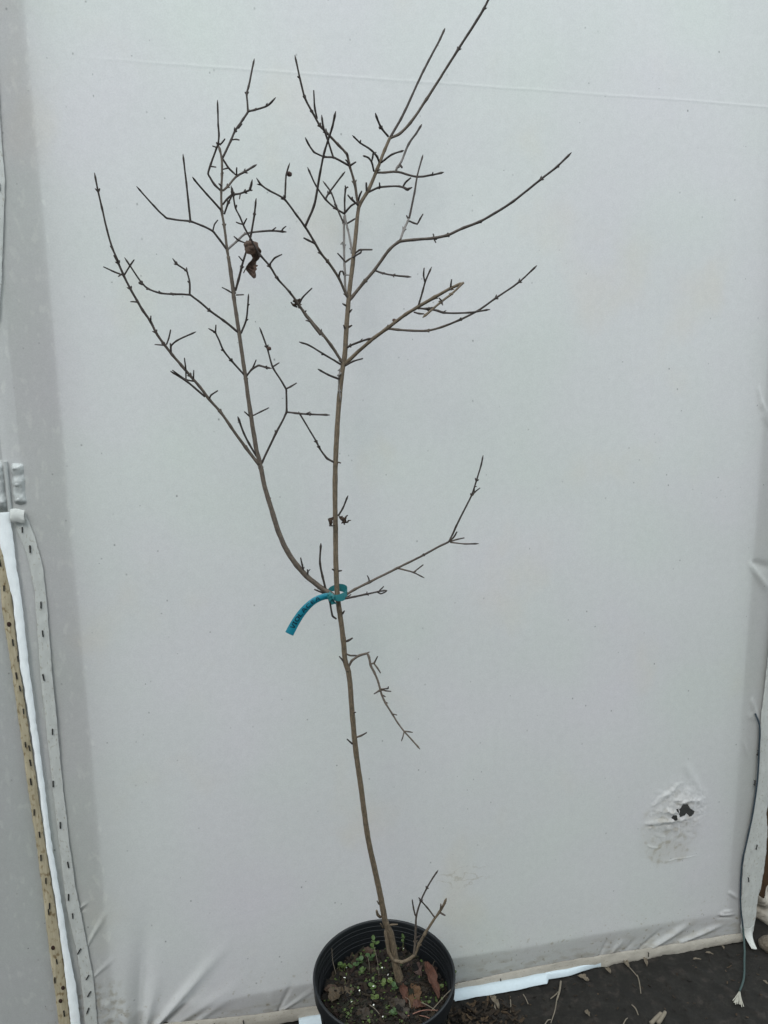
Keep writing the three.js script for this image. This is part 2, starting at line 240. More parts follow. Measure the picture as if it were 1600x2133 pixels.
{
  const xs = [], ys = [], push = (a, from, to, step) => { const n = Math.round((to - from) / step); for (let k = 0; k < n; k++) a.push(from + (to - from) * k / n); };
  push(xs, XL, 0.12, 0.0035); push(xs, 0.12, 0.84, 0.014); push(xs, 0.84, 0.97, 0.004); push(xs, 0.97, 1.15, 0.0013); push(xs, 1.15, XR, 0.0032); xs.push(XR);
  push(ys, 0.018, 0.26, 0.0032); push(ys, 0.26, 0.52, 0.0014); push(ys, 0.52, 1.55, 0.007); push(ys, 1.55, 2.118, 0.014); push(ys, 2.118, 2.142, 0.0012); push(ys, 2.142, 2.9, 0.014); ys.push(2.9);
  const p = [], uv = [], ix = [], w = xs.length;
  for (const y0 of ys) for (const x of xs) { const b = bottomEdge(x), y = y0 < 0.26 ? b + (y0 - 0.018) * (0.26 - b) / 0.242 : y0; p.push(x, y, filmZ(x, y)); uv.push((x - FX0) / (FX1 - FX0), (y - FY0) / (FY1 - FY0)); }
  for (let j = 0; j + 1 < ys.length; j++) for (let i = 0; i + 1 < w; i++) { const a = j * w + i; if (inHole((xs[i] + xs[i + 1]) / 2, (ys[j] + ys[j + 1]) / 2)) continue; ix.push(a, a + 1, a + w + 1, a, a + w + 1, a + w); }
  mesh('plastic_film', geo(p, ix, uv), M.film, wall);
}
const beam = (name, x0, x1, y0, y1, z0, z1, m, parent) => { const g = new THREE.BoxGeometry(x1 - x0, y1 - y0, z1 - z0); const uv = g.attributes.uv, q = g.attributes.position; for (let k = 0; k < uv.count; k++) uv.setXY(k, (q.getX(k) + q.getZ(k)) * 4, q.getY(k) * 1.1); const o = mesh(name, g, m, parent); o.position.set((x0 + x1) / 2, (y0 + y1) / 2, (z0 + z1) / 2); return o; };
beam('left_stile', -0.442, -0.3555, 0.0, 2.9, -0.055, -0.0055, M.frame, wall);
beam('right_stile', 1.232, 1.315, 0.0, 2.9, -0.055, -0.0055, M.frame, wall);
beam('bottom_rail', -0.3545, 1.231, 0.008, 0.098, -0.055, -0.0055, M.frame, wall);
beam('top_rail', -0.3545, 1.231, 2.78, 2.88, -0.055, -0.0055, M.frame, wall);

// batten strips with staples
function stripBetween(left, right, y0, y1, z, h, thick, ragged = 0.0008, sx = 6) {
  const n = Math.ceil((y0 - y1) / 0.006), s0 = rnd() * 40;
  return slab(sx, n, (u, v) => { const y = y0 + (y1 - y0) * v, a = table(left, y) + ragged * 2 * fbm(y * 60, s0, 1, 3), b = table(right, y) + ragged * 2 * fbm(y * 60, s0, 9, 3), x = a + (b - a) * u;
    return [b + a - x, y, z + h * Math.pow(Math.sin(Math.PI * (0.06 + 0.88 * u)), 0.6) + 0.0012 * fbm(x * 60, y * 30, s0, 3)]; }, thick, (u, v, q) => [q[0] * 6, q[1] * 3]);
}
const stapleGeo = mergeGeometries([new THREE.BoxGeometry(0.0022, 0.0140, 0.0016), new THREE.BoxGeometry(0.0015, 0.0012, 0.004).translate(0, 0.0058, -0.002), new THREE.BoxGeometry(0.0015, 0.0012, 0.004).translate(0, -0.0058, -0.002)]);
const holeGeo = new THREE.SphereGeometry(0.0042, 10, 6).scale(1, 1.3, 0.35);
const staple = (x, y, z, parent, turn = rr(-0.12, 0.12)) => { const s = mesh('staple', stapleGeo, M.staple, parent); s.position.set(x, y, z); s.rotation.z = turn; s.scale.setScalar(rr(0.85, 1.1)); };
const WEEDS = [[0.157,0.212,0.09],[0.166,0.212,0.09],[0.187,0.212,0.092],[0.203,0.212,0.12],[0.259,0.212,0.167],[0.263,0.212,0.186],[0.218,0.212,0.174],[0.217,0.212,0.194],[0.25,0.212,0.244],[0.309,0.212,0.072],[0.37,0.212,0.194],[0.386,0.212,0.187],[0.104,0.212,0.094],[0.402,0.212,0.161],[0.229,0.212,0.087],[0.238,0.212,0.077],[0.242,0.212,0.174],[0.205,0.212,0.084]];
const FLOWERS = [[0.171,0.224,0.089],[0.247,0.224,0.128],[0.221,0.224,0.139],[0.257,0.224,0.145],[0.256,0.224,0.156],[0.219,0.224,0.172],[0.214,0.224,0.195],[0.202,0.224,0.203],[0.212,0.224,0.213],[0.225,0.224,0.249],[0.104,0.224,0.088],[0.395,0.224,0.17],[0.159,0.224,0.144],[0.166,0.224,0.202],[0.187,0.224,0.178],[0.31,0.224,0.068]];
const STEMS = [[[0.313,0.236,0.223],[0.339,0.22,0.261]],[[0.33,0.231,0.247],[0.392,0.27,0.25]],[[0.278,0.222,0.252],[0.34,0.226,0.265]],[[0.303,0.222,0.255],[0.319,0.226,0.281]],[[0.202,0.226,0.206],[0.218,0.225,0.247]],[[0.239,0.216,0.135],[0.23,0.28,0.131]],[[0.22,0.216,0.112],[0.216,0.25,0.116]],[[0.146,0.216,0.096],[0.138,0.26,0.091]],[[0.287,0.216,0.236],[0.277,0.24,0.234]],[[0.361,0.216,0.148],[0.361,0.25,0.164]]];
const POT_LEAVES = [[[0.312,0.216,0.118],[0.332,0.224,0.156],0.028],[[0.347,0.216,0.139],[0.353,0.224,0.226],0.03],[[0.308,0.216,0.172],[0.311,0.224,0.22],0.02],[[0.296,0.216,0.24],[0.322,0.224,0.227],0.026],[[0.295,0.216,0.19],[0.29,0.224,0.24],0.014],[[0.122,0.216,0.183],[0.151,0.224,0.155],0.028],[[0.157,0.216,0.175],[0.176,0.224,0.16],0.022],[[0.251,0.216,0.206],[0.277,0.224,0.259],0.034],[[0.176,0.216,0.214],[0.205,0.224,0.25],0.024],[[0.114,0.216,0.143],[0.145,0.224,0.151],0.018],[[0.211,0.216,0.049],[0.246,0.224,0.063],0.016],[[0.282,0.216,0.171],[0.283,0.224,0.221],0.016]];
const GROUND_STICKS = [[[0.887,0.006,0.195],[0.926,0.01,0.175]],[[0.904,0.006,0.198],[0.938,0.01,0.174]],[[0.922,0.006,0.01],[0.932,0.01,0.06]],[[0.934,0.006,0.056],[0.912,0.01,0.109]],[[0.731,0.006,0.034],[0.697,0.01,0.084]],[[0.698,0.006,0.081],[0.655,0.01,0.141]],[[0.711,0.006,0.061],[0.684,0.01,0.076]],[[0.587,0.006,0.049],[0.572,0.01,0.093]],[[0.622,0.006,0.05],[0.623,0.01,0.079]],[[0.544,0.006,0.055],[0.537,0.01,0.088]],[[0.639,0.006,0.142],[0.659,0.01,0.132]],[[0.822,0.006,0.181],[0.842,0.01,0.167]],[[0.872,0.006,0.135],[0.872,0.01,0.164]]];
const GROUND_LEAVES = [[[0.981,0.005,0.013],[0.971,0.01,0.041],0.008],[[0.864,0.005,0.021],[0.866,0.01,0.041],0.01],[[0.782,0.005,0.03],[0.801,0.01,0.052],0.012],[[1.103,0.005,0.043],[1.123,0.01,0.05],0.005],[[1.151,0.005,0.03],[1.166,0.01,0.042],0.005],[[0.539,0.005,0.038],[0.546,0.01,0.081],0.014],[[0.749,0.005,0.13],[0.752,0.01,0.147],0.008],[[1.236,0.005,0.143],[1.238,0.01,0.156],0.006],[[1.21,0.005,0.017],[1.206,0.01,0.031],0.005],[[0.926,0.005,0.005],[0.922,0.01,0.035],0.009]];
const STRIP_STAPLES = [[-0.449,1.247],[-0.438,1.207],[-0.428,1.089],[-0.43,1.028],[-0.437,0.933],[-0.43,0.811],[-0.439,0.693],[-0.433,0.595],[-0.425,0.499],[-0.431,0.421],[-0.426,0.374],[-0.42,0.284],[-0.408,0.215],[-0.408,0.172],[-0.437,0.152],[-0.414,0.13]];
const WOOD_STAPLES = [[-0.496,1.182],[-0.494,1.129],[-0.488,1.014],[-0.482,0.978],[-0.488,0.942],[-0.484,0.914],[-0.482,0.863],[-0.485,0.789],[-0.478,0.78],[-0.479,0.747],[-0.482,0.704],[-0.482,0.633],[-0.476,0.58],[-0.478,0.525],[-0.473,0.469],[-0.471,0.407],[-0.474,0.393],[-0.468,0.268],[-0.476,0.222],[-0.464,0.134]];
const NAIL_HOLES = [[-0.492,1.053],[-0.473,0.303],[-0.469,0.167],[-0.461,0.199]];
const RAIL_STAPLES = [[-0.176,0.043],[-0.07,0.025],[-0.137,0.032],[0.992,0.01],[0.576,0.011]];

{
  const l = [[-0.468, 1.28], [-0.45, 1.215], [-0.444, 1.185], [-0.438, 1.119], [-0.443, 0.943], [-0.442, 0.814], [-0.441, 0.671], [-0.44, 0.534], [-0.437, 0.393], [-0.424, 0.269], [-0.422, 0.183], [-0.423, 0.06]];
  const r = [[-0.442, 1.284], [-0.427, 1.229], [-0.418, 1.168], [-0.417, 1.097], [-0.42, 0.962], [-0.42, 0.823], [-0.421, 0.691], [-0.419, 0.554], [-0.415, 0.436], [-0.404, 0.315], [-0.396, 0.202], [-0.397, 0.06]];
  const s = mesh('stapled_strip', stripBetween(l, r, 1.28, 0.062, 0.0035, 0.001, 0.0008), M.strip, wall);
  STRIP_STAPLES.forEach(([x, y], k) => staple(x, y, 0.0062, s, k > 10 ? -0.45 + rr(-0.15, 0.15) : undefined));
  const ul = [[-0.448, 2.9], [-0.44, 2.0], [-0.452, 1.75], [-0.476, 1.66], [-0.478, 1.62]], ur = [[-0.412, 2.9], [-0.412, 2.1], [-0.417, 1.99], [-0.4185, 1.907], [-0.427, 1.838], [-0.441, 1.733], [-0.452, 1.662], [-0.470, 1.62]];
  const s2 = mesh('stapled_strip', stripBetween(ul, ur, 2.88, 1.622, 0.0035, 0.001, 0.0008), M.strip, wall);
  for (const y of [2.42, 2.15, 1.897]) staple(table(ur, y) - 0.0085, y, 0.0062, s2);
  // along the bottom: a dirty strip that holds the film's edge
  const rail = mesh('bottom_strip', slab(300, 5, (u, v) => { const x = -0.40 + u * 1.685, y1 = bottomEdge(x) + 0.006 + 0.002 * fbm(x * 20, 1), y0 = Math.max(0.002, bottomEdge(x) - 0.024 - 0.003 * fbm(x * 30, 5)) + 0.003 * Math.max(0, fbm(x * 90, 9, 2, 3)); return [x, y0 + (y1 - y0) * v, 0.0055 + 0.002 * Math.sin(v * Math.PI) + 0.0035 * fbm(x * 25, v * 2, 3, 3) + 0.006 * (1 - v)]; }, 0.0012, (u, v, q) => [q[0] * 4, q[1] * 9]), M.dirtyStrip, wall);
  RAIL_STAPLES.forEach(([x, y]) => staple(x, Math.max(y, bottomEdge(x) - 0.008), 0.0125, rail, rr(-0.3, 0.3)));
  // right edge: a broad worn strip, its outer edge torn
  const rl = [[1.296, 2.9], [1.296, 0.9], [1.291, 0.752], [1.286, 0.646], [1.287, 0.441], [1.275, 0.326], [1.266, 0.232], [1.270, 0.1], [1.275, 0.012]];
  const rrr = [[1.345, 2.9], [1.345, 0.5], [1.336, 0.435], [1.325, 0.38], [1.333, 0.33], [1.334, 0.25], [1.333, 0.221], [1.326, 0.15], [1.319, 0.121], [1.318, 0.06], [1.311, 0.012]];
  const edge = mesh('edge_strip', stripBetween(rl, rrr, 2.88, 0.008, 0.006, 0.003, 0.001, 0.0018, 10), M.strip, wall);
  for (const [x, y] of [[1.262 + 0.02, 0.56], [1.279, 0.475], [1.283, 0.19], [1.30, 0.285], [1.296, 0.8]]) staple(x, y, 0.0115, edge, rr(-0.2, 0.2));
}

// ---------------------------------------------------------------- left of the panel: jamb wall, batten, foam, hinge
const jamb = thing('side_wall', 'greyish white plastic-covered wall left of the foam strip, edged with a stapled wooden batten', 'wall');
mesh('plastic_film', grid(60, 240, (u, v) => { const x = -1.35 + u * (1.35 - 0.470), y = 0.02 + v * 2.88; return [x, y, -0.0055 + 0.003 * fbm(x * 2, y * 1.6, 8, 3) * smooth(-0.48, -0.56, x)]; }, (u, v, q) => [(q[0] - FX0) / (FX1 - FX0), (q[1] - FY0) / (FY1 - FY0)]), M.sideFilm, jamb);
beam('jamb_post', -0.72, -0.482, 0, 2.9, -0.075, -0.0095, M.frame, jamb);
{
  const l = [[-0.501, 1.153], [-0.503, 1.093], [-0.498, 0.98], [-0.494, 0.842], [-0.49, 0.688], [-0.486, 0.583], [-0.483, 0.447], [-0.482, 0.317], [-0.479, 0.194], [-0.478, 0.0]].map(([x, y]) => [x, y]); l.unshift([-0.503, 1.36]);
  const r = [[-0.484, 1.36], [-0.4815, 1.101], [-0.4815, 0.978], [-0.4755, 0.818], [-0.470, 0.663], [-0.467, 0.561], [-0.461, 0.432], [-0.456, 0.312], [-0.453, 0.164], [-0.453, 0.0]];
  const b = mesh('wooden_batten', stripBetween(l, r, 1.27, 0.01, 0.0035, 0.0022, 0.004, 0.0012, 8), M.wood, jamb);
  WOOD_STAPLES.forEach(([x, y]) => staple(x, y, 0.0072, b));
  NAIL_HOLES.forEach(([x, y]) => { const h = mesh('rusty_nail', holeGeo, M.rust, b); h.position.set(x, y, 0.0062); });
}
{
  const l = [[-0.496, 1.29], [-0.493, 1.232], [-0.4795, 1.101], [-0.4785, 0.967], [-0.472, 0.839], [-0.4665, 0.685], [-0.4645, 0.549], [-0.4575, 0.42], [-0.4535, 0.251], [-0.4515, 0.097], [-0.45, 0.0]];
  const r = [[-0.468, 1.28], [-0.466, 1.171], [-0.463, 1.1], [-0.462, 0.966], [-0.459, 0.838], [-0.455, 0.684], [-0.454, 0.582], [-0.447, 0.442], [-0.441, 0.31], [-0.433, 0.196], [-0.430, 0.0]];
  tag(mesh('foam_weather_strip', stripBetween(l, r, 1.285, 0.006, 0.0055, 0.007, 0.0005, 0.0012, 8), M.foam), 'bright white strip running down between the wooden batten and the stapled plastic strip', 'weather strip');
}
{
  const h = thing('door_hinge', 'white metal hinge with round bolt heads at the left edge', 'hinge', [-0.455, 1.335, 0.003]);
  const leaf = (x0, x1, y0, y1, bumps) => { const k0 = rnd() * 20; return mesh('hinge_leaf', slab(24, 60, (u, v) => { const x = x0 + (x1 - x0) * u, y = y0 + (y1 - y0) * v, wob = 0.10 * fbm(u * 2, v * 5, k0 + 4, 2), e = smooth(0, 0.35, u + wob) * smooth(0, 0.35, 1 - u + wob) * smooth(0, 0.16, v + wob * 0.4) * smooth(0, 0.16, 1 - v + wob * 0.4); let z = -0.008 + e * (0.0098 + 0.0022 * fbm(x * 70, y * 55, k0, 3)); for (const [bx, by] of bumps) z += 0.0035 * Math.exp(-((x - bx) ** 2 + (y - by) ** 2) / 0.00012); return [x + 0.0016 * fbm(y * 60, u * 2, k0), y + 0.002 * fbm(u * 3, 3, k0), z]; }, 0.0008, (u, v, q) => [q[0] * 6, q[1] * 6]), M.hinge, h); };
  leaf(-0.012, 0.024, -0.044, 0.052, [[0.004, 0.036], [0.005, 0.004], [0.004, -0.027]]); leaf(-0.05, -0.014, -0.052, 0.052, [[-0.027, -0.03], [-0.03, 0.03]]);
  mesh('hinge_knuckle', new THREE.CylinderGeometry(0.0036, 0.0036, 0.10, 14).translate(-0.0132, 0.0, -0.0005), M.hinge, h);
  const dome = new THREE.LatheGeometry([[0, 0.0062], [0.003, 0.0058], [0.006, 0.0035], [0.0072, 0.0], [0.0082, -0.001]].map(([a, b]) => new THREE.Vector2(a, b)), 20).rotateX(Math.PI / 2);
  for (const [x, y] of [[0.004, 0.036], [0.005, 0.004], [0.004, -0.027], [-0.027, -0.03], [-0.03, 0.03]]) { const b = mesh('bolt_head', dome, M.hinge, h); b.position.set(x, y, 0.0018); b.scale.set(rr(0.75, 0.95), rr(0.65, 0.85), 0.7); b.rotation.z = rr(-0.5, 0.5); }
  const f = slab(8, 8, (u, v) => [-0.012 + u * 0.026, -0.046 - v * 0.026 + 0.002 * Math.sin(u * 5), 0.004 + 0.006 * Math.sin(v * 2.4) + 0.002 * fbm(u * 4, v * 4)], 0.001);
  mesh('folded_flap', f, M.strip, h);
}

// ---------------------------------------------------------------- right edge and foot of the wall
tag(beam('wooden_post', 1.345, 1.50, 0, 2.6, -0.16, -0.06, M.oldWood), 'dark brown wooden post in the gap beyond the torn right edge', 'post');
tag(mesh('plastic_scrap', slab(26, 22, (u, v) => { const x = 1.309 + u * 0.075, y = 0.028 + v * (0.075 + 0.035 * u + 0.02 * noise(u * 5, 2)); return [x, y, -0.012 + 0.026 * fbm(u * 3.2, v * 2.6, 3, 3) + 0.012 * Math.sin(u * 9 + v * 3)]; }, 0.0012, (u, v) => [u * 0.4, v * 0.4]), M.dirtyStrip), 'crumpled dirty white plastic scrap at the foot of the wooden post', 'scrap');
{
  const g = new THREE.IcosahedronGeometry(0.03, 3), q = g.attributes.position; for (let k = 0; k < q.count; k++) { const x = q.getX(k), y = q.getY(k), z = q.getZ(k), s = 1 + 0.35 * fbm(x * 30, y * 30, z * 30, 3); q.setXYZ(k, x * s * 1.2, y * s * 0.75, z * s); }
  g.computeVertexNormals(); const o = tag(mesh('stone', g, M.stone), 'small grey stone at the right corner of the wall', 'stone'); o.position.set(1.345, 0.008, 0.045);
}
tag(mesh('plastic_skirt', slab(200, 8, (u, v) => {
  const x = 0.06 + u * 0.795, end = 1 - smooth(0.86, 1, u), e2 = 1 - 0.5 * smooth(0.795, 0.81, u), z1 = (0.027 + 0.006 * fbm(x * 9, 3, 1, 3)) * e2 * (0.25 + 0.75 * end);
  return [x, 0.014 - 0.0085 * v * v + 0.005 * Math.sin(v * 3) + 0.002 * fbm(x * 22, v * 3, 2, 3), 0.008 + z1 * v];
}, 0.0008, (u, v) => [u * 4, v * 0.3]), M.skirt), 'bright white plastic edge curling onto the soil right of the pot', 'plastic sheet');
{
  const c = thing('pull_cord', 'thin dark blue cord hanging down the right edge with a frayed white end', 'cord', [1.271, 0.666, 0.01]);
  const P = [[1.271, 0.668, 0.004], [1.279, 0.64, 0.012], [1.283, 0.571, 0.013], [1.284, 0.489, 0.014], [1.277, 0.393, 0.015], [1.265, 0.31, 0.015], [1.257, 0.254, 0.014], [1.258, 0.168, 0.013], [1.263, 0.109, 0.014], [1.271, 0.052, 0.018]].map(([x, y, z]) => V(x - 1.271, y - 0.666, z - 0.01));
  mesh('cord_line', tube(P, 0.0022, 8, 0.005, 0.06), M.cord, c);
  const Q = [[1.271, 0.052, 0.018], [1.266, 0.03, 0.03], [1.250, 0.012, 0.055], [1.234, 0.008, 0.075], [1.203, 0.008, 0.114], [1.183, 0.008, 0.135], [1.156, 0.009, 0.158]].map(([x, y, z]) => V(x - 1.271, y - 0.666, z - 0.01));
  mesh('cord_tail', tube(Q, 0.0025, 8, 0.005, 0.06), M.cordEnd, c);
  const e = V(1.156 - 1.271, 0.009 - 0.666, 0.148);
  mesh('end_knot', new THREE.TorusGeometry(0.0035, 0.0018, 8, 14).rotateY(0.8).translate(e.x, e.y, e.z), M.cordEnd, c);
  const fr = []; for (let k = 0; k < 16; k++) { const a = -0.5 + k / 15 + rr(-0.05, 0.05); fr.push(tube([e, V(e.x - 0.014 + a * 0.006, e.y + rr(-0.001, 0.002), e.z + 0.014 + a * 0.006), V(e.x - 0.030 + a * 0.017 + rr(-0.003, 0.003), e.y - 0.003 + rr(0, 0.003), e.z + 0.032 + a * 0.016 + rr(-0.004, 0.004))], [0.001, 0.0013], 5, 0.006)); }
  mesh('frayed_end', mergeGeometries(fr), M.fray, c);
}
{ // the pointed end of the right strip, bent out over the soil
  const g = slab(8, 14, (u, v) => [1.272 + u * 0.040 * (1 - 0.75 * v * u) + 0.012 * v, 0.045 - 0.042 * v, 0.012 + 0.028 * v * v + 0.004 * Math.sin(u * 4)], 0.001, (u, v) => [u * 0.3, v * 0.3]);
  tag(mesh('plastic_tab', g, M.strip), 'pointed white plastic tab sticking out beside the hanging cord at its foot', 'plastic tab');
}

// ---------------------------------------------------------------- nursery pot and its soil
const PC = [0.242, 0, 0.181];
const pot = thing('nursery_pot', 'round black plastic nursery pot holding the bare sapling', 'pot', PC);
{
  const lathe = (pts) => new THREE.LatheGeometry(pts.map(([a, b]) => new THREE.Vector2(a, b)), 96);
  mesh('pot_wall', lathe([[0, 0.006], [0.118, 0.006], [0.121, 0.010], [0.124, 0.03], [0.1455, 0.232], [0.1430, 0.232], [0.1215, 0.03], [0.118, 0.010], [0, 0.010]].reverse()), M.pot, pot);
  mesh('pot_rim', lathe([[0.1445, 0.2285], [0.1525, 0.2285], [0.1535, 0.230], [0.1548, 0.256], [0.1552, 0.2605], [0.1540, 0.2632], [0.1515, 0.2636], [0.1495, 0.262], [0.1485, 0.257], [0.1470, 0.240], [0.1445, 0.2285]].reverse()), M.pot, pot);
  for (const y of [0.250, 0.240]) mesh('inner_ring', new THREE.TorusGeometry(0.1478 - (0.25 - y) * 0.12, 0.0009, 8, 90).rotateX(Math.PI / 2).translate(0, y, 0), M.pot, pot);
  for (const y of [0.226, 0.216]) mesh('inner_ring', new THREE.TorusGeometry(0.1420 - (0.226 - y) * 0.1, 0.0008, 8, 90).rotateX(Math.PI / 2).translate(0, y, 0), M.pot, pot);
  const rib = new THREE.BoxGeometry(0.004, 0.19, 0.003); for (let k = 0; k < 24; k++) { const a = k / 24 * Math.PI * 2, r = mesh('outer_rib', rib, M.pot, pot); r.position.set(Math.cos(a) * 0.1350, 0.13, Math.sin(a) * 0.1350); r.rotation.set(0, Math.PI / 2 - a, 0); r.rotateX(0.105); }
}
const soilY = (x, z) => { const q = Math.hypot(x - PC[0], z - PC[2]) / 0.142; return 0.205 - 0.012 * smooth(0.55, 1, q) + 0.014 * fbm(x * 22, z * 22, 3, 3) + 0.006 * fbm(x * 70, z * 70, 1, 2) + 0.010 * Math.exp(-((x - 0.29) ** 2 + (z - 0.155) ** 2) / 0.0012); };
stuff(tag(mesh('potting_soil', grid(120, 46, (u, v) => { const a = u * Math.PI * 2, r = 0.1395 * (1 - v), x = PC[0] + Math.cos(a) * r, z = PC[2] + Math.sin(a) * r; return [x, soilY(x, z), z]; }, (u, v, q) => [q[0] * 5, q[2] * 5]), M.soil), 'dark lumpy potting soil inside the black pot', 'soil'));
const chipGeo = (() => { const g = new THREE.BoxGeometry(0.014, 0.0022, 0.006, 4, 1, 2), q = g.attributes.position; for (let k = 0; k < q.count; k++) { const x = q.getX(k), z = q.getZ(k); q.setXYZ(k, x, q.getY(k) + 18 * x * x + 0.0006 * Math.sin(x * 900), z * (1 - 30 * Math.abs(x)) + 6 * x * x); } g.computeVertexNormals(); return g; })();
function scatter(name, label, category, n, place, tints) {
  const m = new THREE.InstancedMesh(chipGeo, new THREE.MeshStandardMaterial({ map: soilMap, color: new THREE.Color().setRGB(9, 9, 9), roughness: 0.95 }), n), o = new THREE.Object3D(), c = new THREE.Color(); m.name = name; m.castShadow = m.receiveShadow = true;
  for (let k = 0; k < n; k++) { const [x, y, z, s] = place(k); o.position.set(x, y, z); o.rotation.set(rr(-0.6, 0.6), rr(0, 6.3), rr(-0.6, 0.6)); o.scale.set(s * rr(0.5, 1.9), s * 0.8, s * rr(0.4, 1.3)); o.updateMatrix(); m.setMatrixAt(k, o.matrix); const t = tints[Math.floor(rnd() * tints.length)], v = rr(0.7, 1.3); m.setColorAt(k, c.setRGB(t[0] * v, t[1] * v, t[2] * v)); }
  scene.add(m); return stuff(tag(m, label, category));
}
scatter('soil_crumbs', 'loose crumbs and bark bits on the potting soil', 'soil crumbs', 2200, () => { const a = rr(0, 6.283), r = 0.136 * Math.sqrt(rnd()), x = PC[0] + Math.cos(a) * r, z = PC[2] + Math.sin(a) * r; return [x, soilY(x, z) + 0.002, z, rnd() < 0.3 ? rr(0.9, 1.9) : rr(0.35, 0.9)]; }, [[0.035, 0.026, 0.018], [0.022, 0.018, 0.015], [0.07, 0.053, 0.036], [0.045, 0.02, 0.013], [0.03, 0.04, 0.015], [0.012, 0.010, 0.009], [0.10, 0.085, 0.06]]);
scatter('ground_litter', 'brown dry leaf bits and bark chips heaped beside the pot', 'leaf litter', 620, (k) => { const near = k < 380; let x, z; do { x = near ? 0.40 + 0.19 * rnd() : rr(0.42, 1.4); z = near ? 0.050 + 0.16 * rnd() : 0.045 + 0.30 * Math.pow(rnd(), 1.4); } while (Math.hypot(x - PC[0], z - PC[2]) < 0.142); return [x, 0.004 + (near ? rr(0, 0.007) : 0), z, near ? rr(0.6, 1.4) : rr(0.25, 0.6)]; }, [[0.13, 0.10, 0.07], [0.08, 0.064, 0.048], [0.24, 0.195, 0.145], [0.06, 0.048, 0.036], [0.03, 0.026, 0.022]]);

// dead leaves
function deadLeaf(a, b, w, curl, droop, lobes = 0) {                  // along a -> b, both sides, folded at the midrib
  const A = V(...a), B = V(...b), T = B.clone().sub(A), L = T.length(); T.normalize();
  const S = V(0, 1, 0).cross(T).normalize(), N = T.clone().cross(S).normalize(), s0 = rnd() * 30, o = A.clone().add(B).multiplyScalar(0.5);
  return [slab(10, 18, (u, v) => { const t = v, s = (u - 0.5) * 2, prof = Math.pow(Math.sin(Math.PI * Math.pow(clamp(t, 0.02, 0.98), 0.8)), 0.62) * (1 + 0.45 * noise(t * 5 + s * 0.8, s0) + 0.3 * noise(t * 16, s0 + s) + lobes * 0.3 * Math.sin(t * 19 + s0));
    const q = A.clone().addScaledVector(T, L * t + 0.004 * noise(u * 3, t * 3, s0)).addScaledVector(S, s * w * 0.5 * prof).addScaledVector(N, curl * Math.abs(s) * Math.abs(s) * w * 0.5 * prof + droop * Math.sin(t * Math.PI) * L + 0.42 * w * fbm(u * 2.2 + s0, t * 3, 1, 3)).sub(o); return [q.x, q.y, q.z]; }, 0.0004, (u, v) => [u, v]), o];
}
const leafLook = [['purple', 'dull purplish dead leaf lying just right of the trunk base'], ['red', 'long rust-red dead leaf propped up by the right wall of the pot'], ['rust', 'orange-brown dead leaf folded on the soil in front of the trunk'], ['red', 'dark red dead leaf near the front right of the pot'], ['rust', 'narrow tan-orange dead leaf standing between two red leaves'], ['tan', 'broad tan dead leaf at the left side of the pot soil'], ['tan', 'pale tan spotted dead leaf, second from the left in the pot'], ['grey', 'wide grey-brown dead leaf flat at the front of the pot'], ['grey', 'greyish dead leaf at the front left of the pot'], ['brown', 'small brown dead leaf at the far left of the pot soil'], ['brown', 'small brown dead leaf at the back of the pot, left of the trunk'], ['red', 'narrow dark red dead leaf just in front of the trunk base']];
POT_LEAVES.forEach(([a, b, w], k) => {
  const lift = k === 1 ? 0.03 : 0.004, aa = [a[0], Math.max(soilY(a[0], a[2]), soilY(b[0], b[2])) + 0.003 + (k === 1 ? 0.022 : 0), a[2]], bb = [b[0], soilY(b[0], b[2]) + 0.003 + lift * 0.4, b[2]];
  const [g, o] = deadLeaf(aa, bb, w * (k === 1 ? 0.75 : 1.0), rr(0.25, 0.55), rr(0.02, 0.10)); const m = tag(mesh('dead_leaf', g, DEAD[leafLook[k][0]]), leafLook[k][1], 'dead leaf', 'dead leaves in the pot'); m.position.copy(o);
});

// weeds on the soil
const leafletGeo = (() => { const g = new THREE.CircleGeometry(1, 9), q = g.attributes.position; for (let k = 0; k < q.count; k++) { const x = q.getX(k), y = q.getY(k); q.setXYZ(k, x * (1 + 0.1 * y), y + 1, 0.22 * (x * x + y * y)); } g.computeVertexNormals(); return g; })();
const weedText = ['round-leaved green weed at the back left of the pot', 'round-leaved green weed just right of the leftmost back weed', 'yellowish green weed left of the trunk near the pot centre back', 'round-leaved weed left of the pot centre', 'small green weed right in front of the trunk base', 'low green weed in front of the trunk base, towards the camera', 'small green weed at the middle of the pot soil', 'small green weed at the middle front of the pot soil', 'bright green weed nearest the front rim', 'tall thin green weed behind the trunk at the back rim', 'yellow-green weed at the right side of the pot', 'spiky green weed against the right inner wall of the pot', 'dark green weed against the left inner wall of the pot', 'small weed with white bloom at the right rim', 'tiny dark green weed left of the trunk', 'tall green weed rising left of the trunk by the back rim', 'small weed just right of the pot centre', 'tiny weed between the back left weeds'];
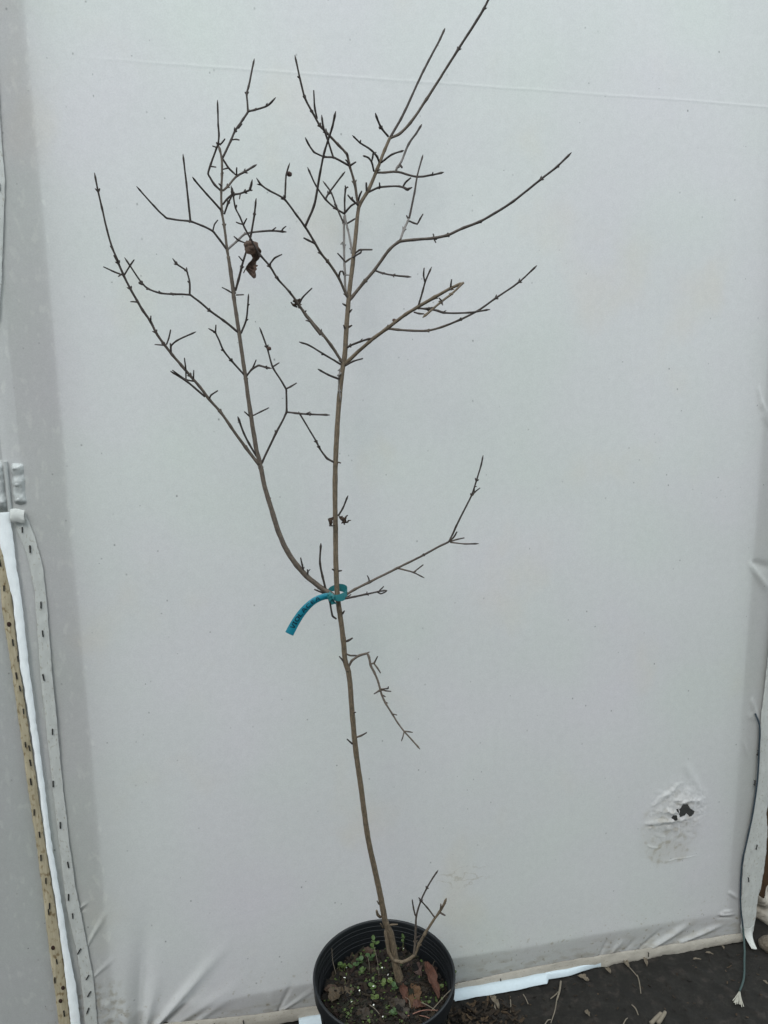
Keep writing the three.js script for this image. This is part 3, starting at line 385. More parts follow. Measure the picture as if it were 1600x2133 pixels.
WEEDS.forEach(([x, , z], k) => {
  const y = soilY(x, z), w = thing('weed', weedText[k], 'weed', [x, y, z], 'weeds growing in the pot'), n = 4 + Math.floor(rnd() * 4), tall = k === 15 || k === 9 ? 0.05 : rr(0.010, 0.020), mat = greens[k % 3];
  mesh('stem', tube([V(0, -0.004, 0), V(rr(-0.002, 0.002), tall * 0.5, rr(-0.002, 0.002)), V(rr(-0.004, 0.004), tall, rr(-0.004, 0.004))], [0.0009, 0.0006], 5, 0.004), M.stem, w);
  for (let q = 0; q < n; q++) { const l = mesh('leaflet', leafletGeo, mat, w), s = rr(0.0032, 0.0062), h = tall * rr(0.45, 1); l.scale.set(s, s, s); l.position.set(rr(-0.003, 0.003), h, rr(-0.003, 0.003)); l.rotation.set(-Math.PI / 2 + rr(0.1, 0.9), 0, 0); l.rotation.order = 'YXZ'; l.rotation.y = q / n * 6.283 + rr(-0.4, 0.4); }
});
{ // low green growth too fine to count, mostly left and centre
  const n = 520, m = new THREE.InstancedMesh(leafletGeo, new THREE.MeshStandardMaterial({ color: 0xffffff, roughness: 0.7, side: THREE.DoubleSide }), n), o = new THREE.Object3D(), c = new THREE.Color(); m.name = 'moss_and_seedlings'; m.castShadow = m.receiveShadow = true;
  for (let k = 0; k < n; k++) { let x, z; do { const a = rr(0, 6.283), r = 0.134 * Math.sqrt(rnd()); x = PC[0] + Math.cos(a) * r; z = PC[2] + Math.sin(a) * r; } while (fbm(x * 24, z * 24, 6, 2) < 0.02 + (x > 0.27 ? 0.16 : 0) && rnd() < 0.93); const q = rr(0.0012, 0.0034); o.position.set(x, soilY(x, z) + rr(0.001, 0.009), z); o.rotation.set(-Math.PI / 2 + rr(-0.7, 0.9), rr(-0.6, 0.6), rr(0, 6.3)); o.scale.set(q, q, q); o.updateMatrix(); m.setMatrixAt(k, o.matrix); const v = rr(0.5, 1.3); m.setColorAt(k, c.setRGB(0.055 * v, 0.085 * v, 0.018 * v)); }
  scene.add(m); stuff(tag(m, 'fine dark green moss and seedlings spread over the pot soil', 'moss'));
}
const petalGeo = mergeGeometries([0, 1, 2, 3].map((k) => new THREE.SphereGeometry(0.0013, 7, 5).scale(1, 0.5, 0.7).translate(0.0013, 0.0004, 0).rotateY(k * Math.PI / 2)));
FLOWERS.forEach(([x, , z], k) => {
  const y = soilY(x, z), f = thing('weed_flower', 'tiny white flower on a thin stalk above the pot soil', 'flower', [x, y, z], 'tiny white weed flowers'), h = rr(0.006, 0.020);
  mesh('stalk', tube([V(0, -0.004, 0), V(0.0015, h * 0.5, 0), V(0, h, 0)], 0.0005, 5, 0.004), M.stem, f); const p = mesh('petals', petalGeo, M.petal, f); p.position.set(0, h, 0); p.scale.setScalar(rr(0.5, 1.1)); p.rotation.set(rr(-0.5, 0.5), rr(0, 6), rr(-0.5, 0.5));
});
const stemText = ['pale dry stalk slanting across the red leaves', 'long straw stalk reaching out over the right rim', 'reddish dry stalk lying across the front right of the soil', 'short dry stalk at the front right rim', 'thin dry stalk at the front left of the pot centre', 'tall thin dry stalk standing left of the trunk', 'short thin stalk standing near the back left weeds', 'whitish dry stalk standing at the left inner wall', 'short pale stalk standing before the red leaves', 'thin stalk standing at the right inner wall'];
STEMS.forEach(([a, b], k) => { const A = V(...a), B = V(...b); A.y = Math.min(A.y, soilY(a[0], a[2]) + 0.006); const mid = A.clone().lerp(B, 0.5).add(V(rr(-0.004, 0.004), 0.003, rr(-0.004, 0.004))); const m = tag(mesh('dry_stalk', tube([A, mid, B].map((q) => q.clone().sub(A)), [0.0011, 0.0006], 6, 0.004, 0.1), k === 2 || k === 3 ? M.redStem : M.straw), stemText[k], 'dry stalk', 'dry stalks in the pot'); m.position.copy(A); });

// sticks and leaves on the soil outside the pot
const stickText = ['pale cut stick at the bottom edge, left one of a pair', 'pale cut stick at the bottom edge, right one of a pair', 'dry stem beginning under the wall strip, upper half of a bent stalk', 'dry stem curving down from the bent stalk on the soil', 'dry twig at the end of the white plastic edge, upper piece', 'long thin dry twig pointing to the bottom edge', 'short side piece lying against the long dry twig', 'thin dry straw just right of the litter heap', 'tiny dry straw below the white plastic edge', 'dry stick poking from the litter heap by the pot', 'short twig at the bottom edge left of centre soil', 'thin pale straw at the bottom edge left of the stick pair', 'thin straw on the bare soil above the stick pair'];
GROUND_STICKS.forEach(([a, b], k) => { const A = V(...a), B = V(...b), w = k < 2 ? 0.0052 : k === 9 || k === 4 ? 0.0026 : 0.0014; A.y = B.y = w + 0.003; const mid = A.clone().lerp(B, 0.5).add(k < 2 ? V(0, 0.0006, 0.0004) : V(rr(-0.003, 0.003), 0.003, rr(-0.003, 0.003))); const m = tag(mesh('dry_twig', tube([A, mid, B].map((q) => q.clone().sub(A)), [w, w * 0.8], 8, 0.005, 0.12), M.straw), stickText[k], 'twig', 'dry twigs on the soil'); m.position.copy(A); });
const groundLeafText = ['pale dry leaf hanging just below the bottom strip', 'brown dry leaf tip right of the white plastic edge', 'flat tan dry leaf below the end of the white plastic edge', 'small pale leaf bit on the soil, left of two near the cord', 'small pale leaf bit on the soil, right of two near the cord', 'curled tan leaf in the litter heap by the pot', 'small pale leaf bit in the middle of the bare soil', 'tiny pale leaf bit at the far right edge', 'tiny white bit of leaf under the right end of the bottom strip', 'curled tan leaf at the head of the bent stalk'];
GROUND_LEAVES.forEach(([a, b, w], k) => { const [g, o] = deadLeaf([a[0], 0.008, a[2]], [b[0], 0.010, b[2]], w * 1.2, 0.5, 0.05); const m = tag(mesh('dry_leaf', g, DEAD.pale), groundLeafText[k], 'dry leaf', 'dry leaves on the soil'); m.position.copy(o); });

// ---------------------------------------------------------------- the sapling
// each limb: name, index of the branch it grows from (-1: the tree itself), bark tone, radii in mm, points in metres
const LIMBS = [
  ['trunk', -1, [0,0], [10.57,9.8,8.28,7.43,6.96,6.63,6.28,6.13,5.97,5.81,5.71,5.54,5.48,5.42,5.34,5.32,5.28,5.21,5.17,5.09,4.98,4.95,4.93,4.91,4.86,4.76,4.62,4.46,4.17,3.84,3.54,3.38,3.16,2.96,2.83], [[0.2859,0.19,0.154],[0.2817,0.2094,0.1542],[0.2738,0.248,0.1547],[0.2688,0.2888,0.1552],[0.2625,0.3293,0.1558],[0.2521,0.3582,0.1562],[0.2459,0.3951,0.1567],[0.2385,0.4435,0.1574],[0.2288,0.4975,0.1581],[0.2192,0.5507,0.1589],[0.2141,0.5856,0.1594],[0.2036,0.6892,0.158],[0.1954,0.765,0.1558],[0.1904,0.8392,0.1535],[0.1844,0.9433,0.1502],[0.179,0.9642,0.1496],[0.1756,1.0153,0.1479],[0.1696,1.076,0.146],[0.1666,1.106,0.145],[0.1658,1.1648,0.1411],[0.1676,1.2422,0.136],[0.1701,1.3378,0.1295],[0.1773,1.4321,0.1231],[0.1844,1.4974,0.1185],[0.1908,1.5438,0.1153],[0.1978,1.5807,0.1127],[0.2035,1.6359,0.1089],[0.2103,1.6954,0.1045],[0.2191,1.7485,0.0984],[0.2282,1.8098,0.0913],[0.237,1.8646,0.085],[0.2559,1.895,0.0828],[0.2749,1.935,0.0799],[0.2909,1.972,0.0772],[0.302,1.9948,0.0755]]],
  ['branch', -1, [2,2], [2.41,1.89], [[0.302,1.9948,0.0755],[0.3258,2.0328,0.0712],[0.3748,2.1271,0.0584],[0.4111,2.1903,0.0488],[0.4222,2.212,0.0455]]],
  ['branch', -1, [1,2], [2.61,2.19], [[0.3035,1.9949,0.0755],[0.3208,2.0029,0.0784],[0.3407,2.0211,0.0837],[0.3708,2.0612,0.0955],[0.4254,2.1402,0.122],[0.467,2.201,0.1453],[0.4805,2.227,0.1555]]],
  ['twig', 0, [2,2], [2.1,1.81], [[0.299,1.9974,0.0755],[0.2839,2.008,0.0856],[0.273,2.0202,0.0981],[0.2683,2.0273,0.1055]]],
  ['twig', 0, [2,2], [1.39,0.93], [[0.283,2.0101,0.0755],[0.2812,2.0121,0.0755],[0.2807,2.014,0.0755]]],
  ['branch', -1, [1,1], [5.41,1.72], [[0.1624,1.1002,0.1452],[0.1529,1.1093,0.1451],[0.1337,1.124,0.1448],[0.1086,1.1472,0.1444],[0.0871,1.1733,0.1439],[0.0692,1.2038,0.1434],[0.0549,1.2402,0.1428],[0.0454,1.2759,0.1422],[0.0374,1.3081,0.1417],[0.0309,1.3368,0.1412],[0.0266,1.3651,0.1407],[0.0235,1.3777,0.1405],[0.0251,1.3748,0.1404],[0.0193,1.4037,0.1399],[0.0142,1.4466,0.1391],[0.0093,1.4918,0.1383],[0.0057,1.5338,0.1375],[0.0029,1.5615,0.1369],[-0.0008,1.6,0.1362],[-0.0026,1.6191,0.1358],[-0.0064,1.6544,0.135],[-0.009,1.684,0.1344],[-0.0116,1.7134,0.1338],[-0.016,1.761,0.1328],[-0.0074,1.6898,0.1312],[-0.0121,1.7325,0.1302],[-0.017,1.7695,0.1294],[-0.0202,1.8115,0.1284],[-0.023,1.8348,0.1279],[-0.0225,1.8711,0.1271],[-0.0197,1.8995,0.1264],[-0.0188,1.9276,0.1257],[-0.0214,1.9428,0.1254],[-0.0231,1.9503,0.1252]]],
  ['branch', 5, [1,2], [2.97,1.36], [[0.0223,1.3749,0.1405],[-0.0003,1.4074,0.144],[-0.0261,1.4479,0.1492],[-0.0437,1.4763,0.1532],[-0.0626,1.5,0.1571],[-0.0785,1.5233,0.1609],[-0.0931,1.5423,0.1642],[-0.1075,1.5609,0.1676],[-0.1217,1.5793,0.171],[-0.1344,1.5974,0.1744],[-0.1467,1.6179,0.1781],[-0.154,1.6355,0.1812],[-0.166,1.6554,0.185],[-0.1733,1.6701,0.1878],[-0.1825,1.6895,0.1915],[-0.1914,1.711,0.1955],[-0.1979,1.7299,0.1991],[-0.2037,1.7438,0.2019],[-0.197,1.7314,0.2043],[-0.2043,1.7522,0.2084],[-0.2097,1.7796,0.2136],[-0.2141,1.8132,0.2202],[-0.2172,1.8374,0.225],[-0.2197,1.8644,0.2305]]],
  ['twig', 5, [2,2], [2.05,1.52], [[-0.0168,1.929,0.1257],[-0.0008,1.9597,0.1229],[0.0066,1.9757,0.1213],[0.0222,1.9976,0.1186],[0.0316,2.0113,0.1169],[0.031,2.0427,0.1133],[0.035,2.0561,0.1117],[0.0476,2.1056,0.1057]]],
  ['twig', 5, [2,2], [1.95,1.28], [[0.0316,2.012,0.1168],[0.0429,2.0134,0.1216],[0.0641,2.0165,0.1332],[0.0714,2.02,0.1383],[0.081,2.0272,0.1468]]],
  ['twig', 5, [2,2], [1.3,1.29], [[0.0019,1.9609,0.1228],[0.0079,1.9606,0.1272],[0.0138,1.9578,0.1328]]],
  ['twig', 5, [2,2], [1.3,1.08], [[0.0135,1.9814,0.1204],[0.0177,1.9846,0.1264],[0.0201,1.986,0.1304]]],
  ['twig', 5, [2,2], [1.96,1.23], [[-0.0231,1.8724,0.127],[-0.0331,1.8807,0.13],[-0.0437,1.8976,0.1358],[-0.0381,1.9122,0.1405],[-0.0261,1.9372,0.1496],[-0.0236,1.9417,0.1514],[-0.0209,1.9571,0.1572],[-0.0213,1.9699,0.1622],[-0.0206,1.9899,0.1704],[-0.0202,2.0054,0.177]]],
  ['twig', 5, [2,2], [1.37,1.28], [[-0.039,1.9093,0.1396],[-0.0291,1.9054,0.1496]]],
  ['twig', 5, [2,2], [1.35,1.26], [[-0.0273,1.9383,0.1499],[-0.0328,1.9366,0.1599]]],
  ['twig', 5, [2,2], [1.35,1.26], [[-0.02,1.9418,0.1515],[-0.0158,1.945,0.1555],[-0.0109,1.9488,0.1615]]],
  ['twig', 5, [1,2], [1.96,1.77], [[-0.0191,1.8725,0.127],[-0.0114,1.8797,0.1251],[0.0069,1.9009,0.1187],[0.0208,1.9098,0.1145],[0.0439,1.9259,0.107]]],
  ['twig', 5, [2,2], [1.4,1.3], [[0.0067,1.9015,0.1187],[0.0066,1.9072,0.1232],[0.0073,1.9127,0.1287]]],
  ['twig', 5, [2,2], [1.73,1.54], [[-0.0176,1.9277,0.1257],[-0.0133,1.922,0.1241],[-0.0078,1.9139,0.1214],[-0.0008,1.9077,0.1186],[0.0065,1.9024,0.1157]]],
  ['twig', 5, [2,2], [1.52,1.3], [[-0.0078,1.9136,0.1213],[-0.0171,1.9077,0.1313]]],
  ['twig', 5, [2,2], [1.3,1.29], [[-0.0217,1.8801,0.1269],[-0.0238,1.8811,0.1322],[-0.0256,1.8813,0.1369]]],
  ['twig', 5, [2,2], [1.96,1.45], [[-0.0241,1.8387,0.1278],[-0.0471,1.8591,0.1494],[-0.0665,1.8765,0.1738],[-0.069,1.8793,0.1778]]],
  ['twig', 5, [2,2], [1.74,1.71], [[-0.021,1.8485,0.1276],[-0.0124,1.8575,0.1315],[-0.0041,1.8632,0.1353],[-0.0001,1.8642,0.1369],[0.0106,1.8647,0.1412],[0.0187,1.8668,0.1447],[0.0281,1.8696,0.149],[0.0303,1.8752,0.1521],[0.0333,1.8851,0.1576]]],
  ['twig', 5, [2,2], [1.3,1.07], [[0.0113,1.864,0.1414],[0.0091,1.853,0.1514]]],
  ['twig', 5, [2,2], [1.75,1.28], [[-0.0191,1.8323,0.128],[-0.0114,1.8482,0.1375],[-0.0032,1.8611,0.1479],[-0.0045,1.8734,0.158]]],
  ['twig', 5, [3,2], [1.98,1.82], [[-0.0156,1.7709,0.1294],[0.0014,1.7866,0.125],[0.0155,1.7998,0.1206],[0.0266,1.8034,0.1177],[0.0658,1.8102,0.1073],[0.0943,1.8105,0.0994]]],
  ['twig', 5, [2,2], [1.44,1.12], [[0.0658,1.8094,0.1073],[0.0739,1.814,0.1173]]],
  ['twig', 5, [2,2], [1.45,1.13], [[0.0843,1.811,0.1022],[0.0884,1.8154,0.107],[0.0932,1.8179,0.1122]]],
  ['twig', 5, [2,2], [2.22,1.48], [[-0.0057,1.6979,0.131],[0.0007,1.716,0.1352],[0.0071,1.7363,0.141],[0.0179,1.7662,0.1506],[0.0224,1.7759,0.1541],[0.0271,1.7928,0.1601],[0.0335,1.8212,0.1706],[0.038,1.8476,0.181]]],
  ['twig', 5, [2,2], [1.4,1.08], [[0.0091,1.7488,0.1448],[0.0032,1.7541,0.1548]]],
  ['twig', 5, [2,2], [1.52,1.29], [[0.0202,1.7759,0.1539],[0.004,1.7808,0.1598],[-0.0036,1.7861,0.1639]]],
  ['twig', 5, [2,2], [2.11,1.2], [[-0.017,1.7695,0.1294],[-0.0403,1.7988,0.1422],[-0.0579,1.8056,0.1497],[-0.0777,1.8106,0.1584],[-0.1167,1.8108,0.1758],[-0.1353,1.8272,0.1892],[-0.1587,1.852,0.2094]]],
  ['twig', 5, [2,2], [1.91,1.31], [[-0.0777,1.8106,0.1584],[-0.079,1.8436,0.1663],[-0.08,1.8686,0.1737],[-0.0819,1.9125,0.1884]]],
  ['twig', 5, [2,2], [1.3,1.07], [[-0.0402,1.8,0.1424],[-0.0369,1.8093,0.1472],[-0.0306,1.8159,0.1524]]],
  ['twig', 5, [2,2], [1.42,1.1], [[-0.0087,1.6907,0.1343],[-0.0191,1.6966,0.1389],[-0.0295,1.701,0.1443]]],
  ['twig', 5, [2,2], [1.42,1.24], [[-0.0047,1.6898,0.1312],[0.0089,1.6891,0.1412]]],
  ['twig', 5, [2,2], [2.24,1.19], [[-0.0039,1.6218,0.1357],[-0.0298,1.6424,0.1456],[-0.0526,1.6583,0.156],[-0.0842,1.6832,0.173],[-0.1114,1.6825,0.1849],[-0.133,1.6826,0.1949],[-0.1513,1.688,0.2045],[-0.1598,1.6956,0.2107],[-0.1823,1.7331,0.2357]]],
  ['twig', 5, [2,2], [1.7,1.24], [[-0.0854,1.6844,0.1736],[-0.084,1.7029,0.1779],[-0.0875,1.7222,0.1837],[-0.1028,1.7321,0.1896],[-0.1094,1.7412,0.1936]]],
  ['twig', 5, [2,2], [1.63,2.19], [[-0.158,1.6945,0.2096],[-0.1617,1.6949,0.2149],[-0.1639,1.6958,0.2196]]],
  ['twig', 5, [2,2], [1.79,1.39], [[0.001,1.6205,0.1357],[0.0108,1.6427,0.1443],[0.0152,1.6681,0.156],[0.0176,1.6874,0.1657]]],
  ['twig', 5, [2,2], [1.9,1.36], [[0.0034,1.5435,0.1373],[-0.0186,1.5692,0.1506],[-0.0322,1.5875,0.1617],[-0.0446,1.6179,0.1796],[-0.0562,1.6244,0.1873]]],
  ['twig', 5, [2,2], [1.38,1.19], [[-0.0441,1.6179,0.1794],[-0.0423,1.63,0.1894]]],
  ['twig', 5, [2,2], [1.9,1.6], [[0.006,1.5407,0.1373],[0.0177,1.5541,0.1452],[0.0302,1.5606,0.1529],[0.0423,1.5569,0.1603],[0.0535,1.5543,0.1673]]],
  ['twig', 5, [2,2], [1.44,1.25], [[0.0177,1.5541,0.1452],[0.0221,1.5622,0.1496],[0.026,1.5709,0.1552]]],
  ['twig', 5, [2,2], [2.21,1.37], [[0.0281,1.3775,0.1404],[0.057,1.4347,0.1512],[0.0778,1.474,0.1604],[0.0783,1.5157,0.1698],[0.0552,1.5551,0.1809],[0.0455,1.5907,0.1904],[0.0335,1.6252,0.2004]]],
  ['twig', 5, [2,2], [1.56,1.33], [[0.0783,1.517,0.1701],[0.0871,1.521,0.174],[0.0974,1.527,0.1801]]],
  ['twig', 5, [2,2], [1.54,1.22], [[0.0538,1.5559,0.1812],[0.0606,1.5602,0.1861],[0.0664,1.5634,0.1912]]],
  ['twig', 5, [2,2], [1.81,1.61], [[0.0778,1.474,0.1604],[0.0943,1.4715,0.1653],[0.1188,1.4693,0.1745],[0.1564,1.4674,0.1904]]],
  ['twig', 5, [2,2], [1.35,1.12], [[0.1133,1.4702,0.1724],[0.1204,1.4736,0.1824]]],
  ['twig', 5, [2,2], [1.46,1.35], [[0.0109,1.4651,0.1388],[0.0002,1.4759,0.1488]]],
  ['twig', 5, [2,2], [1.46,1.26], [[0.0152,1.4678,0.1387],[0.0308,1.4753,0.148],[0.0453,1.4824,0.1587]]],
  ['twig', 5, [2,2], [1.84,1.78], [[0.0187,1.3908,0.1401],[0.0057,1.4161,0.1487],[-0.0031,1.4365,0.1569],[-0.0125,1.4677,0.1701]]],
  ['twig', 5, [2,2], [1.55,1.31], [[-0.0626,1.5,0.1571],[-0.0593,1.5068,0.1625],[-0.0457,1.5151,0.1771]]],
  ['twig', 5, [2,2], [1.99,1.49], [[-0.0703,1.5048,0.1582],[-0.0984,1.5314,0.1725],[-0.1257,1.5505,0.1882]]],
  ['twig', 5, [2,2], [1.53,1.27], [[-0.0885,1.5329,0.1628],[-0.1009,1.5355,0.1708],[-0.1213,1.5516,0.1928]]],
  ['twig', 5, [2,2], [1.4,1.21], [[-0.0883,1.5355,0.163],[-0.0861,1.552,0.173]]],
  ['twig', 5, [2,2], [1.4,1.2], [[-0.1013,1.537,0.1643],[-0.1001,1.5553,0.1733],[-0.1002,1.5732,0.1843]]],
  ['twig', 5, [2,2], [1.72,1.26], [[-0.124,1.5819,0.1716],[-0.1228,1.5947,0.1764],[-0.1114,1.6033,0.1827],[-0.0764,1.6172,0.2016]]],
  ['twig', 5, [2,2], [1.37,1.27], [[-0.1305,1.5975,0.1741],[-0.1257,1.6076,0.1777],[-0.1208,1.622,0.1841]]],
  ['twig', 5, [2,2], [1.37,1.06], [[-0.1357,1.5961,0.1744],[-0.1494,1.5967,0.1844]]],
  ['twig', 5, [2,2], [1.43,1.25], [[-0.1541,1.6343,0.181],[-0.1519,1.6447,0.191]]],
  ['twig', 5, [2,2], [1.33,1.03], [[-0.1727,1.6681,0.1874],[-0.1778,1.6683,0.1917],[-0.1832,1.6675,0.1974]]],
  ['twig', 5, [2,2], [1.48,1.2], [[-0.1914,1.711,0.1955],[-0.2054,1.7155,0.204],[-0.2197,1.7212,0.2155]]],
  ['twig', 5, [2,2], [1.48,1.21], [[-0.1901,1.7122,0.1956],[-0.1775,1.7263,0.2076],[-0.1698,1.7335,0.2156]]],
  ['twig', 5, [2,2], [1.39,1.22], [[-0.1948,1.7128,0.1961],[-0.1984,1.7077,0.2061]]],
  ['twig', 5, [2,2], [1.58,1.13], [[-0.03,1.4508,0.1497],[-0.0263,1.4541,0.1497]]],
  ['twig', 5, [2,2], [1.72,1.41], [[0.1008,1.1544,0.1442],[0.0979,1.1739,0.1492],[0.0949,1.19,0.1542]]],
  ['twig', 5, [2,2], [1.24,0.95], [[0.1002,1.1643,0.1441],[0.1023,1.1685,0.1441]]],
  ['twig', 5, [2,2], [1.72,1.42], [[0.1081,1.1506,0.1443],[0.1085,1.1604,0.1506],[0.1074,1.1653,0.1543]]],
  ['twig', 5, [2,2], [1.24,0.95], [[0.109,1.1588,0.1443],[0.1137,1.1631,0.1443]]],
  ['twig', 5, [2,2], [2.22,1.78], [[0.1434,1.12,0.1449],[0.1372,1.1483,0.1496],[0.1326,1.1764,0.1553],[0.1345,1.2192,0.1649]]],
  ['twig', 5, [2,2], [2.02,1.43], [[0.1399,1.1118,0.1449],[0.1198,1.1243,0.1549]]],
  ['twig', 5, [2,2], [1.68,1.4], [[0.0382,1.3055,0.1417],[0.0421,1.3095,0.1417]]],
  ['twig', 0, [2,2], [1.94,1.91], [[0.1627,1.0575,0.1466],[0.1552,1.0643,0.148],[0.1498,1.0987,0.1543],[0.1476,1.1095,0.1566]]],
  ['twig', 0, [2,2], [1.92,1.51], [[0.1742,1.2668,0.1343],[0.1825,1.2821,0.1408],[0.1919,1.3095,0.1543]]],
  ['twig', 0, [2,2], [2.09,1.37], [[0.1768,1.3714,0.1272],[0.1701,1.3731,0.1282],[0.1551,1.3813,0.1313],[0.1404,1.4028,0.1368],[0.1346,1.4148,0.1398],[0.1006,1.4741,0.1572]]],
  ['twig', 0, [2,2], [2.33,1.4], [[0.1346,1.4142,0.1397],[0.1356,1.4182,0.1397]]],
  ['twig', 0, [2,2], [1.93,1.44], [[0.1688,1.1554,0.1417],[0.1757,1.1583,0.1517]]],
  ['twig', 0, [2,2], [1.93,1.43], [[0.1611,1.1577,0.1416],[0.1569,1.1623,0.1516]]],
  ['twig', 0, [1,2], [2.43,1.69], [[0.175,1.0671,0.1463],[0.1784,1.0756,0.1563]]],
  ['twig', 0, [2,2], [2.2,1.65], [[0.1816,1.0087,0.1481],[0.1859,1.0113,0.151],[0.1933,1.0183,0.1581]]],
  ['twig', 0, [1,2], [1.77,1.46], [[0.1762,0.9629,0.1496],[0.1725,0.9714,0.1533],[0.1655,0.9821,0.1596]]],
  ['twig', 0, [1,2], [2.24,1.48], [[0.1908,0.8546,0.153],[0.1954,0.8603,0.163]]],
  ['twig', 0, [1,2], [2.0,1.49], [[0.195,0.8007,0.1547],[0.2058,0.8055,0.1588],[0.2173,0.8141,0.1647]]],
  ['twig', 0, [2,2], [2.0,1.48], [[0.188,0.7876,0.1551],[0.176,0.8045,0.1651]]],
  ['branch', -1, [1,1], [2.54,1.45], [[0.1833,0.9517,0.15],[0.1916,0.9687,0.1533],[0.2061,0.9795,0.1574],[0.2222,0.9845,0.1617],[0.2253,0.9764,0.164],[0.228,0.9606,0.1686],[0.2343,0.9464,0.1731],[0.2404,0.9288,0.1787],[0.2439,0.914,0.1835],[0.2459,0.9045,0.1866],[0.252,0.8889,0.192],[0.2648,0.8663,0.2006],[0.2743,0.849,0.2073],[0.2856,0.8335,0.2139],[0.3003,0.8164,0.2219],[0.3146,0.7991,0.23]]],
  ['twig', 84, [1,2], [1.96,1.74], [[0.1818,0.9835,0.1533],[0.1889,0.9779,0.1479],[0.206,0.9706,0.1333]]],
  ['twig', 84, [1,2], [1.76,1.45], [[0.2291,0.964,0.1677],[0.2343,0.9653,0.1698],[0.2406,0.9821,0.1777]]],
  ['twig', 84, [1,2], [1.76,1.55], [[0.2342,0.965,0.1676],[0.2402,0.9571,0.1773],[0.2443,0.9506,0.1876]]],
  ['twig', 84, [1,2], [1.56,1.25], [[0.2434,0.9146,0.1833],[0.2567,0.9213,0.199],[0.2568,0.9269,0.2033]]],
  ['twig', 84, [1,2], [1.56,1.25], [[0.2452,0.9145,0.1834],[0.2526,0.9136,0.1912],[0.2621,0.9165,0.2034]]],
  ['twig', 84, [1,2], [1.75,1.25], [[0.2429,0.9129,0.1838],[0.2364,0.911,0.1881],[0.2289,0.9103,0.1938]]],
  ['twig', 84, [1,2], [1.46,1.16], [[0.2485,0.9024,0.1875],[0.2515,0.9033,0.1975]]],
  ['twig', 84, [1,2], [1.55,1.16], [[0.2631,0.8672,0.2],[0.2721,0.868,0.21]]],
  ['twig', 84, [1,2], [1.55,1.16], [[0.2856,0.8335,0.2139],[0.293,0.8338,0.2181],[0.3009,0.8342,0.2239]]],
  ['twig', 84, [1,2], [1.45,1.15], [[0.2856,0.8327,0.2141],[0.2814,0.8234,0.2198],[0.2776,0.8183,0.2241]]],
  ['branch', -1, [1,2], [2.7,1.36], [[0.1641,1.1017,0.1451],[0.1787,1.1046,0.1472],[0.2015,1.1178,0.1517],[0.2304,1.1326,0.158],[0.2846,1.1607,0.171],[0.3348,1.1871,0.1841],[0.3689,1.2069,0.1936],[0.3843,1.2151,0.198],[0.3967,1.2469,0.2063],[0.4089,1.2765,0.2144],[0.4222,1.309,0.2235],[0.4292,1.3379,0.2314],[0.4357,1.3696,0.2401],[0.4377,1.3877,0.2451]]],
  ['twig', 95, [1,2], [1.61,1.41], [[0.3859,1.215,0.1982],[0.3934,1.2254,0.203],[0.3978,1.2358,0.2082]]],
  ['twig', 95, [1,2], [1.61,1.42], [[0.3859,1.215,0.1982],[0.3995,1.2194,0.2027],[0.4127,1.223,0.2082]]],
  ['twig', 95, [1,2], [1.52,1.32], [[0.3876,1.2133,0.198],[0.4147,1.2104,0.2073],[0.4395,1.2118,0.218]]],
  ['twig', 95, [1,2], [1.73,1.24], [[0.2862,1.1606,0.1713],[0.3153,1.1529,0.1815],[0.336,1.1424,0.1913]]],
  ['twig', 95, [1,2], [1.44,1.33], [[0.3169,1.1539,0.1819],[0.3334,1.1698,0.1919]]],
  ['twig', 95, [1,2], [1.45,1.15], [[0.2298,1.1336,0.158],[0.2286,1.1404,0.1618],[0.2244,1.1489,0.168]]],
  ['twig', 95, [1,2], [1.58,1.2], [[0.4209,1.3058,0.2226],[0.4276,1.3155,0.227],[0.4361,1.3241,0.2326]]],
  ['twig', 95, [2,2], [1.57,1.19], [[0.4263,1.317,0.2259],[0.4251,1.3264,0.2324],[0.4278,1.3276,0.2359]]],
  ['branch', -1, [2,2], [2.42,1.37], [[0.1673,1.0975,0.1453],[0.1749,1.0991,0.1504],[0.1981,1.1086,0.1721],[0.2174,1.1182,0.1936],[0.2359,1.1282,0.2166],[0.2498,1.1355,0.2353]]],
  ['twig', 104, [2,2], [1.39,1.19], [[0.2372,1.1285,0.2183],[0.2459,1.1412,0.2283]]],
  ['twig', 104, [2,2], [1.39,1.2], [[0.2359,1.1271,0.2164],[0.2417,1.1243,0.2192],[0.2503,1.1293,0.2244],[0.2525,1.1326,0.2264]]],
  ['twig', 104, [2,2], [1.41,1.03], [[0.218,1.1184,0.1943],[0.219,1.1235,0.1943]]],
  ['twig', 104, [2,2], [1.41,1.04], [[0.2179,1.1191,0.1944],[0.2221,1.1155,0.1944]]],
  ['twig', 104, [2,2], [1.92,1.35], [[0.1822,1.1022,0.1572],[0.1922,1.1092,0.1572]]],
  ['branch', -1, [0,0], [3.64,2.59], [[0.1974,1.563,0.114],[0.2019,1.5674,0.1152],[0.2444,1.6055,0.1327],[0.2773,1.6296,0.1477],[0.3094,1.6531,0.1636],[0.3299,1.6653,0.1736],[0.3593,1.6816,0.1885],[0.3866,1.6961,0.2028],[0.4081,1.705,0.214]]],
  ['twig', 110, [0,0], [1.95,1.96], [[0.4081,1.705,0.214],[0.3853,1.6852,0.2187],[0.3633,1.6696,0.2238],[0.3248,1.6396,0.234]]],
  ['twig', 110, [2,2], [1.49,1.09], [[0.364,1.6706,0.2235],[0.3554,1.6746,0.2335]]],
  ['twig', 110, [2,2], [1.49,1.09], [[0.364,1.6706,0.2235],[0.3625,1.662,0.2335]]],
  ['twig', 0, [2,2], [2.16,1.81], [[0.2006,1.5934,0.1118],[0.2073,1.598,0.1198],[0.2247,1.6046,0.1448],[0.2409,1.6084,0.1718]]],
